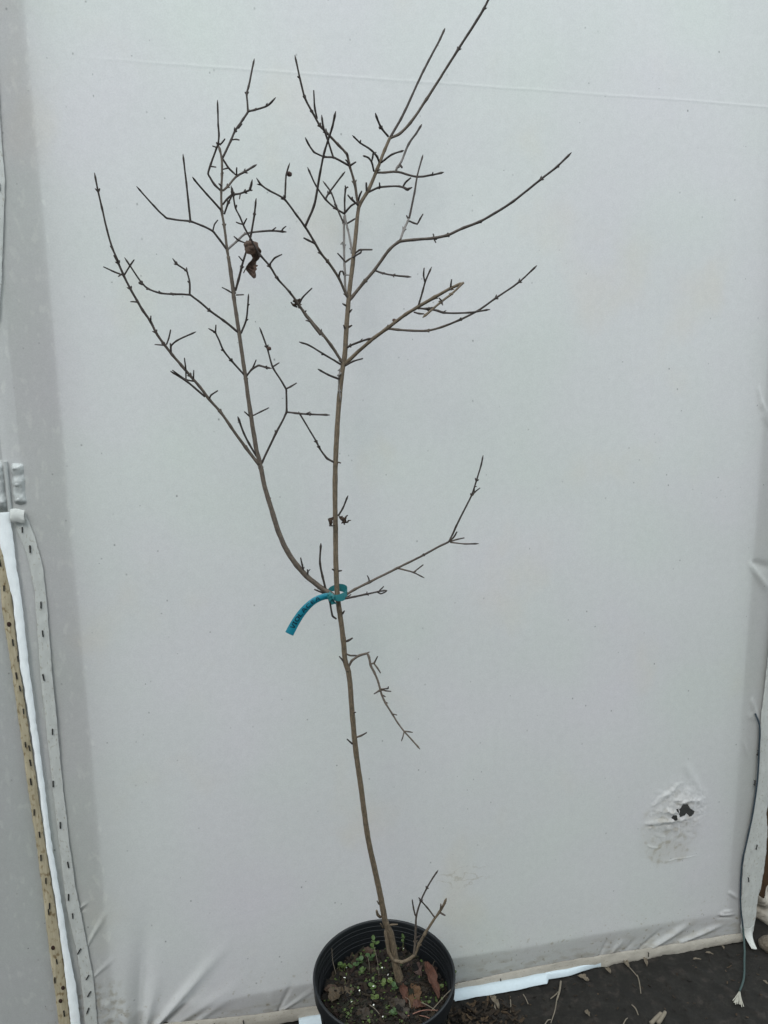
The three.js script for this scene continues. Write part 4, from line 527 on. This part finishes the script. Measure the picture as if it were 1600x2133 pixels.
  ['twig', 110, [2,2], [1.9,1.42], [[0.3314,1.6668,0.1746],[0.3387,1.6938,0.1811],[0.3433,1.7125,0.1867],[0.3527,1.7354,0.1946]]],
  ['twig', 110, [2,2], [1.61,1.33], [[0.3422,1.7078,0.1853],[0.3383,1.7215,0.1903],[0.3381,1.7328,0.1953]]],
  ['twig', 110, [2,2], [1.61,1.33], [[0.386,1.6952,0.2024],[0.386,1.7035,0.2071],[0.3858,1.7107,0.2124]]],
  ['twig', 110, [2,2], [1.52,1.06], [[0.385,1.6962,0.2022],[0.3855,1.6915,0.2122]]],
  ['twig', 110, [2,2], [2.0,1.59], [[0.3283,1.6637,0.1727],[0.3477,1.6615,0.1793],[0.3665,1.6574,0.1873],[0.3758,1.6536,0.1918],[0.4184,1.6515,0.213],[0.4535,1.6552,0.2327]]],
  ['twig', 110, [2,2], [1.63,1.34], [[0.3316,1.6627,0.1737],[0.3452,1.6616,0.1889],[0.3551,1.6618,0.2037]]],
  ['twig', 110, [2,2], [1.64,1.43], [[0.3248,1.6565,0.1698],[0.3308,1.6526,0.1835],[0.336,1.6502,0.1998]]],
  ['twig', 110, [1,2], [2.31,1.49], [[0.2773,1.6286,0.1475],[0.2976,1.6259,0.1517],[0.3508,1.623,0.1664],[0.3771,1.629,0.1747],[0.4093,1.6412,0.1861],[0.4408,1.6566,0.1984],[0.4712,1.678,0.2124],[0.5097,1.7048,0.231],[0.5374,1.7318,0.2475]]],
  ['twig', 0, [2,2], [1.88,1.57], [[0.1984,1.5605,0.1141],[0.2126,1.5684,0.1272],[0.2283,1.5726,0.1441]]],
  ['twig', 0, [2,2], [2.07,1.53], [[0.1913,1.5623,0.1141],[0.1548,1.5822,0.1293],[0.1246,1.5981,0.1448],[0.1064,1.6033,0.1541]]],
  ['twig', 0, [2,2], [1.98,1.83], [[0.1903,1.5338,0.116],[0.1809,1.5363,0.1201],[0.1622,1.543,0.131],[0.1408,1.5535,0.146]]],
  ['twig', 0, [3,3], [1.69,1.41], [[0.1977,1.5709,0.1134],[0.1884,1.5536,0.1157],[0.1839,1.5345,0.1186],[0.1844,1.5137,0.1219],[0.1862,1.4928,0.1254]]],
  ['branch', -1, [1,2], [3.22,1.7], [[0.2109,1.6863,0.1051],[0.2169,1.6929,0.1066],[0.2392,1.719,0.1144],[0.2594,1.7413,0.1224],[0.2856,1.7758,0.1351],[0.3035,1.7895,0.1421],[0.3313,1.7917,0.1507],[0.367,1.7934,0.1621],[0.3894,1.7972,0.1696],[0.4178,1.8085,0.1802],[0.4459,1.8181,0.1908],[0.4733,1.8321,0.2023],[0.5029,1.8501,0.2158],[0.5453,1.8827,0.238],[0.5699,1.9011,0.2515],[0.5911,1.9219,0.2651]]],
  ['twig', 127, [3,3], [2.19,2.03], [[0.3052,1.7917,0.1426],[0.3143,1.8126,0.1344],[0.3279,1.837,0.1226]]],
  ['twig', 127, [2,2], [2.07,1.49], [[0.3279,1.837,0.1226],[0.3416,1.8876,0.1119],[0.3492,1.9196,0.104],[0.3638,1.9622,0.0926]]],
  ['twig', 127, [2,2], [1.75,1.38], [[0.3271,1.832,0.1226],[0.3362,1.8279,0.1248],[0.3428,1.826,0.1265],[0.3475,1.8343,0.1294],[0.3528,1.8429,0.1326]]],
  ['twig', 127, [2,2], [1.66,1.38], [[0.3261,1.8359,0.1226],[0.3226,1.8417,0.1226]]],
  ['twig', 127, [2,2], [1.85,1.62], [[0.2594,1.7397,0.1221],[0.2718,1.7336,0.1303],[0.2899,1.7275,0.1448],[0.3192,1.7203,0.1721]]],
  ['twig', 127, [2,2], [1.63,1.18], [[0.3644,1.7935,0.1612],[0.3665,1.7968,0.1612],[0.3644,1.801,0.1612]]],
  ['twig', 127, [2,2], [1.63,1.18], [[0.3663,1.7919,0.1618],[0.3698,1.7848,0.1618]]],
  ['twig', 127, [1,2], [1.58,1.21], [[0.2419,1.7206,0.1152],[0.2454,1.7196,0.1152]]],
  ['branch', -1, [1,2], [2.81,1.3], [[0.2109,1.6863,0.1051],[0.2044,1.6959,0.1081],[0.1896,1.7242,0.1191],[0.168,1.751,0.1327],[0.1539,1.7652,0.1413],[0.1418,1.7821,0.1508],[0.1231,1.8066,0.1659],[0.1072,1.8233,0.1778],[0.0858,1.8448,0.1944],[0.0597,1.8535,0.2091],[0.0457,1.8602,0.218],[0.0384,1.8687,0.2251]]],
  ['twig', 136, [2,2], [2.26,1.6], [[0.1237,1.8061,0.1656],[0.1398,1.8393,0.179],[0.1495,1.888,0.2035],[0.1563,1.9172,0.2205],[0.1676,1.9489,0.2414],[0.1725,1.9693,0.2556]]],
  ['twig', 136, [2,2], [1.6,1.25], [[0.0877,1.8461,0.1944],[0.0891,1.8675,0.1977],[0.0909,1.8839,0.2007],[0.0972,1.9014,0.2044]]],
  ['twig', 136, [2,2], [1.95,1.74], [[0.1418,1.7807,0.1502],[0.1293,1.7835,0.1609],[0.1204,1.7854,0.1702]]],
  ['twig', 136, [2,2], [1.84,1.55], [[0.1889,1.7235,0.119],[0.1906,1.7344,0.1268],[0.192,1.7364,0.129]]],
  ['twig', 136, [2,2], [1.46,1.29], [[0.1094,1.8212,0.1763],[0.1079,1.8242,0.1763]]],
  ['branch', -1, [1,2], [3.03,1.28], [[0.196,1.564,0.1139],[0.1914,1.5692,0.1147],[0.1703,1.5997,0.1209],[0.1511,1.6229,0.1268],[0.1306,1.6455,0.1333],[0.1072,1.6739,0.1418],[0.1474,1.6145,0.159],[0.1196,1.6485,0.1702],[0.106,1.6689,0.1768],[0.09,1.6888,0.1838],[0.069,1.7106,0.1925],[0.0564,1.7296,0.1993],[0.0412,1.7458,0.2061],[0.0387,1.748,0.2072],[0.0267,1.7686,0.2148],[0.0149,1.7887,0.2225],[0.0081,1.8041,0.2283],[0.0014,1.8171,0.2334],[-0.0013,1.8366,0.2404],[-0.002,1.8462,0.2439]]],
  ['twig', 142, [2,2], [1.69,1.25], [[0.0551,1.732,0.2001],[0.0643,1.7419,0.2093],[0.0769,1.7464,0.2201]]],
  ['twig', 142, [2,2], [1.47,1.13], [[0.0146,1.7932,0.224],[0.0076,1.7932,0.2286],[0.0015,1.7942,0.234]]],
  ['twig', 142, [2,2], [1.47,1.14], [[0.0147,1.795,0.2245],[0.0192,1.8006,0.2345]]],
  ['twig', 142, [2,2], [1.75,1.38], [[0.1074,1.669,0.1766],[0.1128,1.6789,0.1821],[0.1296,1.694,0.1966]]],
  ['twig', 142, [2,2], [1.8,1.33], [[0.1058,1.6678,0.1428],[0.0986,1.6699,0.1473],[0.0942,1.6751,0.1528]]],
  ['twig', 142, [2,2], [1.74,1.29], [[0.0927,1.6844,0.1824],[0.0908,1.6889,0.1924]]],
  ['twig', 142, [2,2], [1.78,1.23], [[0.1279,1.6387,0.1669],[0.1187,1.6398,0.1769]]],
  ['twig', 142, [2,2], [1.54,1.26], [[0.1205,1.659,0.1372],[0.122,1.6606,0.1472]]],
  ['twig', 142, [2,2], [1.54,1.19], [[0.0703,1.7094,0.192],[0.0692,1.7116,0.202]]],
  ['branch', -1, [3,3], [2.34,2.01], [[0.2099,1.6863,0.1051],[0.2047,1.7002,0.1014],[0.2053,1.7393,0.0891],[0.2079,1.7936,0.07],[0.2113,1.8379,0.0536],[0.2145,1.8603,0.0451]]],
  ['twig', 152, [2,2], [1.91,1.51], [[0.2145,1.8596,0.0454],[0.2145,1.8861,0.0501],[0.2165,1.9059,0.0543],[0.2218,1.9074,0.0554]]],
  ['twig', 152, [2,2], [1.91,1.42], [[0.2114,1.8386,0.0534],[0.1973,1.8721,0.0499],[0.1877,1.8995,0.0466],[0.1727,1.9205,0.0434]]],
  ['twig', 0, [3,3], [2.05,1.91], [[0.2188,1.7754,0.0953],[0.2194,1.7827,0.0922],[0.2168,1.8246,0.0681],[0.2148,1.8443,0.0556],[0.2145,1.8603,0.0453]]],
  ['twig', 152, [2,2], [1.91,1.56], [[0.2145,1.8596,0.0454],[0.1955,1.8688,0.0496],[0.1755,1.8833,0.0558],[0.1559,1.9066,0.0648],[0.1403,1.9348,0.0754]]],
  ['twig', 152, [2,2], [1.79,1.49], [[0.1755,1.8833,0.0558],[0.181,1.8931,0.0572],[0.1916,1.9061,0.0597],[0.2145,1.9333,0.0658]]],
  ['twig', 152, [2,2], [2.1,1.86], [[0.2138,1.861,0.0451],[0.2247,1.8696,0.0703],[0.2314,1.871,0.0851]]],
  ['twig', 152, [2,2], [1.81,1.59], [[0.2157,1.8388,0.0532],[0.2292,1.8423,0.0832]]],
  ['twig', 152, [2,2], [1.7,1.4], [[0.208,1.761,0.0815],[0.2005,1.7685,0.0858],[0.1918,1.7756,0.0915]]],
  ['twig', 152, [1,2], [1.79,1.56], [[0.2084,1.761,0.0815],[0.2126,1.7641,0.0872],[0.2241,1.7686,0.1055],[0.2321,1.7724,0.1215]]],
  ['twig', 0, [2,2], [1.87,1.56], [[0.2229,1.7738,0.0955],[0.2332,1.7799,0.1049],[0.2542,1.777,0.1255]]],
  ['twig', 0, [2,2], [1.68,1.37], [[0.2257,1.7715,0.0957],[0.2328,1.7722,0.1172],[0.2332,1.7739,0.1257]]],
  ['twig', 152, [3,3], [1.6,1.21], [[0.2051,1.7358,0.0902],[0.2135,1.7336,0.1002]]],
  ['twig', 152, [3,3], [1.61,1.32], [[0.2056,1.8009,0.0673],[0.2006,1.7953,0.0773]]],
  ['twig', 152, [2,2], [1.69,1.3], [[0.2036,1.735,0.0904],[0.2001,1.7414,0.0961],[0.1942,1.7399,0.1004]]],
  ['branch', -1, [1,2], [2.81,1.53], [[0.237,1.8646,0.085],[0.2357,1.8662,0.0852],[0.2282,1.9053,0.0914],[0.2179,1.9354,0.0974],[0.2135,1.9527,0.101],[0.1975,1.9665,0.1053],[0.1733,1.9865,0.112],[0.1621,1.9952,0.1152],[0.1483,2.0154,0.121],[0.1348,2.0363,0.1273],[0.1257,2.0662,0.1355],[0.1174,2.0989,0.145]]],
  ['twig', 167, [2,2], [1.77,1.38], [[0.1566,2.0066,0.1182],[0.1523,2.0219,0.1247],[0.1496,2.0462,0.1382]]],
  ['twig', 167, [2,2], [1.99,1.57], [[0.1873,1.9442,0.1032],[0.1754,1.9727,0.1148],[0.1665,1.992,0.1248],[0.1633,2.0079,0.1332]]],
  ['twig', 167, [2,2], [2.1,1.39], [[0.2179,1.9341,0.0971],[0.1863,1.9432,0.1106],[0.1684,1.9412,0.1187],[0.148,1.9446,0.1295],[0.1378,1.954,0.1386],[0.1306,1.9634,0.1471]]],
  ['twig', 167, [2,2], [1.83,1.62], [[0.2188,1.9342,0.0971],[0.2272,1.9351,0.1171]]],
  ['twig', 167, [2,2], [1.82,1.45], [[0.2158,1.9391,0.0982],[0.2093,1.941,0.1082]]],
  ['twig', 167, [1,2], [1.82,1.35], [[0.2141,1.9515,0.1007],[0.2115,1.9535,0.1107]]],
  ['twig', 0, [2,2], [2.05,1.54], [[0.2372,1.8658,0.0849],[0.22,1.8722,0.1024],[0.211,1.8766,0.1149]]],
  ['twig', 0, [2,2], [1.58,1.38], [[0.2285,1.8729,0.0848],[0.223,1.8766,0.091],[0.2224,1.8791,0.0948]]],
  ['twig', 0, [2,2], [1.86,1.55], [[0.236,1.8746,0.0845],[0.2364,1.8813,0.101],[0.238,1.8844,0.1145]]],
  ['twig', 0, [3,3], [2.33,1.83], [[0.2529,1.8949,0.0829],[0.249,1.9034,0.1029]]],
  ['twig', 0, [2,2], [2.05,1.61], [[0.2573,1.8923,0.0829],[0.2741,1.8975,0.0963],[0.3082,1.8918,0.1295],[0.3206,1.8834,0.1444],[0.3273,1.8845,0.1529]]],
  ['twig', 0, [2,2], [1.66,1.38], [[0.2761,1.8971,0.0982],[0.2737,1.9029,0.1082]]],
  ['twig', 0, [2,2], [1.72,1.52], [[0.3141,1.891,0.1354],[0.317,1.8958,0.1421],[0.324,1.9002,0.1554]]],
  ['twig', 0, [2,2], [2.27,2.43], [[0.3128,1.8898,0.1346],[0.3198,1.8836,0.1417],[0.3226,1.8829,0.1446]]],
  ['twig', 0, [1,2], [2.24,1.87], [[0.2747,1.9294,0.0802],[0.2904,1.9312,0.0762],[0.3162,1.936,0.0683],[0.361,1.9332,0.0527],[0.3971,1.9421,0.0399],[0.4236,1.9509,0.0302]]],
  ['twig', 0, [3,2], [2.17,1.91], [[0.3146,1.9372,0.0687],[0.3179,1.9446,0.0677],[0.3261,1.9552,0.0657],[0.3433,1.9915,0.0585],[0.36,2.0135,0.0533],[0.373,2.0329,0.0487]]],
  ['twig', 0, [2,2], [1.89,2.54], [[0.3228,1.9507,0.0665],[0.325,1.9422,0.0765]]],
  ['twig', 0, [2,2], [1.66,1.26], [[0.3964,1.942,0.0401],[0.395,1.9438,0.0501]]],
  ['twig', 0, [2,2], [1.96,1.51], [[0.2683,1.9319,0.0802],[0.2607,1.9399,0.102],[0.25,1.9425,0.1219],[0.2369,1.9394,0.1402]]],
  ['twig', 0, [2,2], [1.86,1.43], [[0.264,1.9483,0.0792],[0.2623,1.9493,0.102],[0.2588,1.9485,0.1292]]],
  ['twig', 0, [2,2], [2.05,1.49], [[0.2797,1.9478,0.079],[0.2738,1.9557,0.0876],[0.2595,1.9623,0.1028],[0.2338,1.9659,0.1281],[0.2167,1.9705,0.149]]],
  ['twig', 0, [2,2], [1.34,1.15], [[0.2348,1.9658,0.1271],[0.234,1.9669,0.1371]]],
  ['twig', 0, [3,3], [1.84,1.55], [[0.2672,1.9593,0.095],[0.2683,1.958,0.105]]],
  ['twig', 0, [2,2], [1.96,1.6], [[0.2827,1.9479,0.0789],[0.2981,1.953,0.1126],[0.3126,1.9492,0.1489]]],
  ['twig', 0, [1,2], [1.87,1.39], [[0.2749,1.9336,0.08],[0.2788,1.9316,0.09]]],
  ['twig', 0, [1,2], [2.34,1.39], [[0.2035,1.6759,0.1059],[0.1958,1.678,0.1159]]],
  ['twig', 0, [1,2], [2.34,1.39], [[0.209,1.6623,0.1069],[0.2136,1.6672,0.1169]]],
  ['twig', 0, [1,2], [2.34,1.39], [[0.2008,1.6313,0.1092],[0.196,1.6372,0.1192]]],
  ['twig', 0, [1,2], [2.35,1.4], [[0.208,1.6348,0.1089],[0.2126,1.6372,0.1189]]],
  ['twig', 0, [3,3], [2.35,1.87], [[0.1919,1.5484,0.115],[0.1809,1.5412,0.127]]],
  ['twig', 0, [1,2], [1.9,1.42], [[0.177,1.3729,0.1271],[0.1811,1.3721,0.1371]]],
  ['branch', -1, [0,0], [4.32,2.19], [[0.2546,0.3458,0.156],[0.2524,0.3349,0.1568],[0.2537,0.318,0.1581],[0.2568,0.2897,0.1607],[0.2669,0.2687,0.1629],[0.2854,0.2624,0.1649],[0.3014,0.2686,0.1668],[0.3134,0.2784,0.1685],[0.3225,0.3046,0.1713],[0.3355,0.3318,0.1746],[0.3536,0.3645,0.1788],[0.3665,0.3852,0.1816],[0.3754,0.403,0.1839],[0.3816,0.4206,0.186]]],
  ['twig', 199, [1,2], [2.66,1.45], [[0.3121,0.2802,0.1686],[0.3146,0.3114,0.1706],[0.3155,0.3493,0.1735],[0.3165,0.3807,0.1762],[0.3254,0.417,0.1796],[0.3381,0.4494,0.1832],[0.3521,0.4754,0.1863],[0.3627,0.4931,0.1886]]],
  ['twig', 199, [1,2], [1.78,1.34], [[0.3138,0.3827,0.1762],[0.3089,0.4061,0.1808],[0.3052,0.4298,0.1862]]],
  ['twig', 199, [1,2], [1.89,1.33], [[0.3575,0.372,0.1797],[0.3378,0.4073,0.1885],[0.3242,0.4292,0.1951],[0.316,0.4441,0.1997]]],
  ['twig', 199, [1,2], [2.0,1.98], [[0.3692,0.3842,0.1817],[0.3772,0.384,0.1917]]],
  ['twig', 199, [0,0], [2.31,1.56], [[0.3695,0.3927,0.1825],[0.3673,0.4141,0.1925]]],
  ['twig', 199, [1,2], [1.58,1.26], [[0.3156,0.3216,0.1723],[0.3187,0.329,0.1765],[0.3233,0.3357,0.1823]]],
  ['twig', 0, [0,0], [3.16,2.6], [[0.2402,0.3753,0.1564],[0.2338,0.3855,0.1604],[0.2303,0.4011,0.1664]]],
  ['twig', 0, [0,0], [1.88,1.25], [[0.2375,0.4084,0.1569],[0.2317,0.4244,0.1669]]],
  ['twig', 0, [0,0], [2.01,1.57], [[0.2574,0.3513,0.1561],[0.2656,0.3572,0.1622],[0.2751,0.3633,0.1711]]],
  ['twig', 0, [0,0], [1.58,1.25], [[0.2457,0.3474,0.1561],[0.2383,0.3681,0.1661]]],
  ['twig', 0, [0,0], [2.54,1.95], [[0.1804,0.9462,0.1501],[0.1831,0.9509,0.1601]]]
];

const TREE = LIMBS[0][4][0];
const tree = thing('sapling_tree', 'leafless young tree with slender brown trunk and many thin twigs in the black pot', 'tree', TREE);
const limbMeshes = [];
function limbGeometry(points, radii, tone, name) {
  const pts = points.map(([x, y, z]) => V(x - TREE[0], y - TREE[1], z - TREE[2])), total = pts.slice(1).reduce((s, q, k) => s + q.distanceTo(pts[k]), 0);
  // radii at closely spaced samples: taper, uneven growth, swellings at the nodes
  const fine = [], rad = [], r0 = radii[0] / 1000, r1 = radii[radii.length - 1] / 1000; let run = 0;
  const curve = new THREE.CatmullRomCurve3(pts, false, 'centripetal', 0.5), thin = name !== 'trunk';
  const bend = pts.map((p, k) => k === 0 || k === pts.length - 1 ? 0.5 : smooth(0.2, 0.6, p.clone().sub(pts[k - 1]).angleTo(pts[k + 1].clone().sub(p))));
  const knot = pts.map(() => rr(0.3, 1));
  const lens = [0]; for (let k = 1; k < pts.length; k++) lens.push(lens[k - 1] + pts[k].distanceTo(pts[k - 1]));
  const per = (k) => Math.max(2, Math.min(14, Math.ceil(pts[k].distanceTo(pts[k - 1]) / 0.007)));
  for (let k = 1; k < pts.length; k++) for (let i = k === 1 ? 0 : 1; i <= per(k); i++) {
    const f = i / per(k), w = bend[k - 1] * (1 - f) + bend[k] * f, q = curve.getPoint((k - 1 + f) / (pts.length - 1)).lerp(pts[k - 1].clone().lerp(pts[k], f), w), s = lens[k - 1] + (lens[k] - lens[k - 1]) * f, t = s / total;
    let r = radii.length > 2 ? (radii[k - 1] + (radii[k] - radii[k - 1]) * f) / 1000 : r0 + (r1 - r0) * t;
    for (let m = 1; m < pts.length - 1; m++) { const d = (s - lens[m]) / Math.max(0.0035, r * 1.3); if (Math.abs(d) < 3) r *= 1 + (r > 0.0034 ? 0.07 : 0.30) * knot[m] * Math.exp(-d * d); }
    if (thin && total > 0.05) { const e = (total - s) / 0.006; r *= 1 + 0.30 * Math.exp(-Math.pow(e - 1.2, 2) * 1.5); if (e < 1) r *= 0.35 + 0.65 * e; } else if (thin && total - s < 0.002) r *= 0.85;
    fine.push(q); rad.push(r);
  }
  const parts = [tube(fine, rad, r0 > 0.004 ? 14 : 8, 0.0035, name === 'trunk' ? 0.05 : 0.09, 0.25)];
  if (thin && total > 0.05) for (let m = 1; m < pts.length - 1; m++) if (rnd() < 0.42) {              // opposite buds at the nodes
    const T = pts[m + 1].clone().sub(pts[m - 1]).normalize(), side = Math.abs(T.z) < 0.9 ? V(0, 0, 1).cross(T).normalize() : V(1, 0, 0); side.applyAxisAngle(T, rr(-0.9, 0.9));
    const r = radii.length > 2 ? radii[m] / 1000 : r0 + (r1 - r0) * lens[m] / total;
    for (const s of [-1, 1]) if (rnd() < 0.8) { const d = side.clone().multiplyScalar(s).add(T.clone().multiplyScalar(1.5)).normalize(), a = pts[m].clone().addScaledVector(side, s * r * 0.6); parts.push(tube([a, a.clone().addScaledVector(d, 0.0032), a.clone().addScaledVector(d, rr(0.0042, 0.0064))], [0.0012, 0.0015, 0.0004], 6, 0.0022, 0.05, 0.25)); }
  }
  const g = mergeGeometries(parts), q = g.attributes.position, col = new Float32Array(q.count * 3), a = BARK[tone[0]], b = BARK[tone[1]], P0 = pts[0], P1 = pts[pts.length - 1], D = P1.clone().sub(P0), L2 = D.lengthSq();
  for (let k = 0; k < q.count; k++) { const t = smooth(0.1, 0.75, ((q.getX(k) - P0.x) * D.x + (q.getY(k) - P0.y) * D.y + (q.getZ(k) - P0.z) * D.z) / L2); for (let m = 0; m < 3; m++) col[k * 3 + m] = a[m] + (b[m] - a[m]) * t; }
  g.setAttribute('color', new THREE.BufferAttribute(col, 3)); return g;
}
LIMBS.forEach(([name, from, tone, radii, points], k) => { limbMeshes.push(mesh(name, limbGeometry(points, radii, tone, name), M.bark, from < 0 ? tree : limbMeshes[from])); });
const onTree = (o, x, y, z) => { o.position.set(x - TREE[0], y - TREE[1], z - TREE[2]); return o; };
// round galls or swollen buds, withered leaf remains, and the one dead leaf that still hangs
const knob = (() => { const g = new THREE.IcosahedronGeometry(0.0048, 2), q = g.attributes.position; for (let k = 0; k < q.count; k++) { const s = 1 + 0.25 * noise(q.getX(k) * 400, q.getY(k) * 400, q.getZ(k) * 400); q.setXYZ(k, q.getX(k) * s, q.getY(k) * s * 0.9, q.getZ(k) * s); } g.computeVertexNormals(); return g; })();
for (const [x, y, z, s] of [[0.0962, 1.8859, 0.1944, 1], [0.049, 1.5888, 0.1904, 0.85], [0.2899, 1.6435, 0.150, 0.8]]) { const b = onTree(mesh('round_bud', knob, M.bud, tree), x, y, z); b.scale.setScalar(s); }
const crumple = (cx, cy, cz, list, mat) => { for (const [a, b, w, lift] of list) { const [g, o] = deadLeaf([cx + a[0], cy + a[1], cz + a[2]], [cx + b[0], cy + b[1], cz + b[2]], w * 1.5, 0.9, lift, 0.6); onTree(mesh('withered_leaf', g, mat, tree), o.x, o.y, o.z); } };
crumple(0.1685, 1.2593, 0.152, [[[0.004, 0.006, 0], [0.014, -0.008, 0.004], 0.010, 0.12], [[0.010, -0.006, 0], [0.026, 0.000, 0.003], 0.007, -0.1], [[0.018, 0.0, 0.002], [0.022, 0.010, 0.002], 0.005, 0.1], [[-0.006, 0.008, 0.002], [-0.010, -0.008, 0.004], 0.007, 0.1], [[-0.006, -0.010, 0.003], [-0.015, -0.009, 0.002], 0.003, 0], [[-0.014, -0.009, 0.002], [-0.017, 0.004, 0.0], 0.003, 0]], DEAD.brown);
crumple(0.1031, 1.6706, 0.150, [[[-0.005, 0.006, 0], [0.005, -0.006, 0.002], 0.009, 0.2], [[-0.004, -0.002, 0.003], [0.006, 0.003, 0], 0.007, -0.1]], DEAD.brown);
{ // hanging dead leaf: a pinched, twisted blade from the upper lobe to the lower one
  const rows = [[-0.004, 0.0255, 0.002, 0.008, 0.1], [-0.001, 0.021, 0.004, 0.0215, 0.25], [0.0, 0.0135, 0.004, 0.0255, 0.35], [0.0025, 0.006, 0.003, 0.0245, 0.15], [0.006, 0.0005, 0.001, 0.0185, -0.5], [0.005, -0.006, 0.001, 0.0105, -0.9], [0.001, -0.012, 0.003, 0.0115, -0.5], [-0.001, -0.0175, 0.004, 0.0195, 0.2], [-0.0005, -0.0245, 0.002, 0.0185, 0.6], [0.001, -0.031, 0.0, 0.0135, 0.8], [0.004, -0.037, -0.001, 0.004, 0.8]];
  const at = (t) => { const x = t * (rows.length - 1), i = Math.min(rows.length - 2, Math.floor(x)), f = x - i; return rows[i].map((a, m) => a + (rows[i + 1][m] - a) * f); };
  const g = slab(12, 44, (u, v) => { const [cx, cy, cz, w, tw] = at(v), s = u * 2 - 1, ww = w * 0.52 * (1 + 0.30 * noise(v * 14, 2, s * 1.5)); return [cx + s * ww * Math.cos(tw), cy + 0.0015 * s * Math.sin(v * 9) + 0.001 * noise(u * 6, v * 20), cz + s * ww * Math.sin(tw) + 0.006 * (1 - s * s) * Math.sin(v * 7) + 0.0045 * fbm(u * 4, v * 12, 2, 3)]; }, 0.0004, (u, v) => [u, v]);
  const l = onTree(mesh('dead_leaf', g, leafMat(0.115, 0.066, 0.045), tree), 0.0255, 1.7463, 0.2);
  l.userData.label = 'curled brown dead leaf hanging among the upper left twigs';
  mesh('leaf_stalk', tube([V(-0.001, -0.024, 0.003), V(-0.009, -0.019, -0.004), V(-0.0155, -0.025, -0.02)], 0.0009, 6, 0.004), M.bud, l);
}

// ---------------------------------------------------------------- tape tied round the trunk
{
  const T = thing('flagging_tape', 'teal plastic tape knotted round the trunk, its lettered tail hanging left', 'tape', [0.1494, 1.1114, 0.165]);
  const c = document.createElement('canvas'); c.width = 512; c.height = 96; const g = c.getContext('2d');
  g.fillStyle = 'rgb(20,128,150)'; g.fillRect(0, 0, 512, 96);
  for (let k = 0; k < 500; k++) { g.fillStyle = `rgba(${rnd() < 0.5 ? '20,120,150' : '90,190,205'},${0.05 + 0.08 * rnd()})`; g.fillRect(rnd() * 512, rnd() * 96, 10 + rnd() * 50, 1 + rnd() * 2); }
  g.fillStyle = 'rgb(4,18,38)'; g.font = 'bold 70px sans-serif'; const word = 'VIOLACEA'; let x = 74;
  for (let k = 0; k < word.length; k++) { g.save(); g.translate(x, 70); g.rotate((rnd() - 0.5) * 0.16); g.globalAlpha = k < 4 ? 1 : 0.8; g.fillText(word[k], 0, 0); g.restore(); x += word[k] === 'I' ? 26 : 45; }
  const map = new THREE.CanvasTexture(c); map.colorSpace = THREE.SRGBColorSpace;
  const tape = (m) => new THREE.MeshPhysicalMaterial({ map: m, color: m ? 0xffffff : new THREE.Color().setRGB(0.012, 0.17, 0.19), roughness: 0.42, transmission: 0.22, thickness: 0, side: THREE.DoubleSide });
  const o = [0.1494, 1.1114, 0.165], path = [[0.1489, 1.1119], [0.1345, 1.1110], [0.1182, 1.1053], [0.1036, 1.0946], [0.0909, 1.0808], [0.0800, 1.0659], [0.0719, 1.0527], [0.0659, 1.0424]].map(([a, b], k) => V(a - o[0], b - o[1], 0.001 * k * (k < 4 ? 1.5 : 1)));
  const curve = new THREE.CatmullRomCurve3(path);
  // u runs from the free end to the knot
  const tail = slab(10, 60, (u, v) => { const t = 1 - v, q = curve.getPoint(t), d = curve.getTangent(t), n = V(d.y, -d.x, 0).normalize(), w = 0.0125 + 0.0050 * smooth(0.05, 0.95, t), s = (u - 0.5) * w; return [q.x + n.x * s, q.y + n.y * s, q.z + 0.0022 * Math.cos((u - 0.5) * 3.1) * (1 - 0.5 * t) + 0.0006 * noise(t * 6, u * 2)]; }, 0.0003, (u, v) => [v, u]);
  mesh('tape_tail', tail, tape(map), T);
  const plain = tape(null), ctr = V(0.1660 - o[0], 0.0005, 0.146 - o[2]);
  const ring = slab(6, 80, (u, v) => { const a = v * Math.PI * 2, R = 0.0185 + 0.002 * Math.cos(a * 2 + 0.6), s = (u - 0.5) * (0.0135 - 0.004 * Math.cos(a + Math.PI)), back = -Math.sin(a); return [ctr.x + 0.001 + Math.cos(a) * R, ctr.y + 0.0065 * (back) + s * 0.95 + 0.0008 * noise(a * 2, u), ctr.z + Math.sin(a) * R * 0.95 - s * 0.25]; }, 0.0003, (u, v) => [v, u]);
  mesh('tape_loop', ring, plain, T);
  const kn = new THREE.IcosahedronGeometry(0.0085, 5), q = kn.attributes.position; for (let k = 0; k < q.count; k++) { const a = q.getX(k), b = q.getY(k), d = q.getZ(k), s = 1 + 0.55 * fbm(a * 170, b * 120, d * 170, 3) - 0.3 * Math.abs(noise(a * 240 + b * 130, b * 60, d * 240)); q.setXYZ(k, a * s * 0.82, b * s * 1.15, d * s * 0.8); }
  kn.computeVertexNormals(); const knot = mesh('tape_knot', kn, plain, T); knot.position.set(0.001, -0.001, 0.0035); knot.rotation.z = 0.25;
  const end = slab(6, 10, (u, v) => [0.002 + (u - 0.5) * 0.007 * (1 + v * 0.6) + v * 0.005, -0.006 - v * 0.010, 0.005 + 0.002 * Math.sin(u * 6 + v)], 0.0003); mesh('tape_end', end, plain, T);
}

renderer.render(scene, camera);
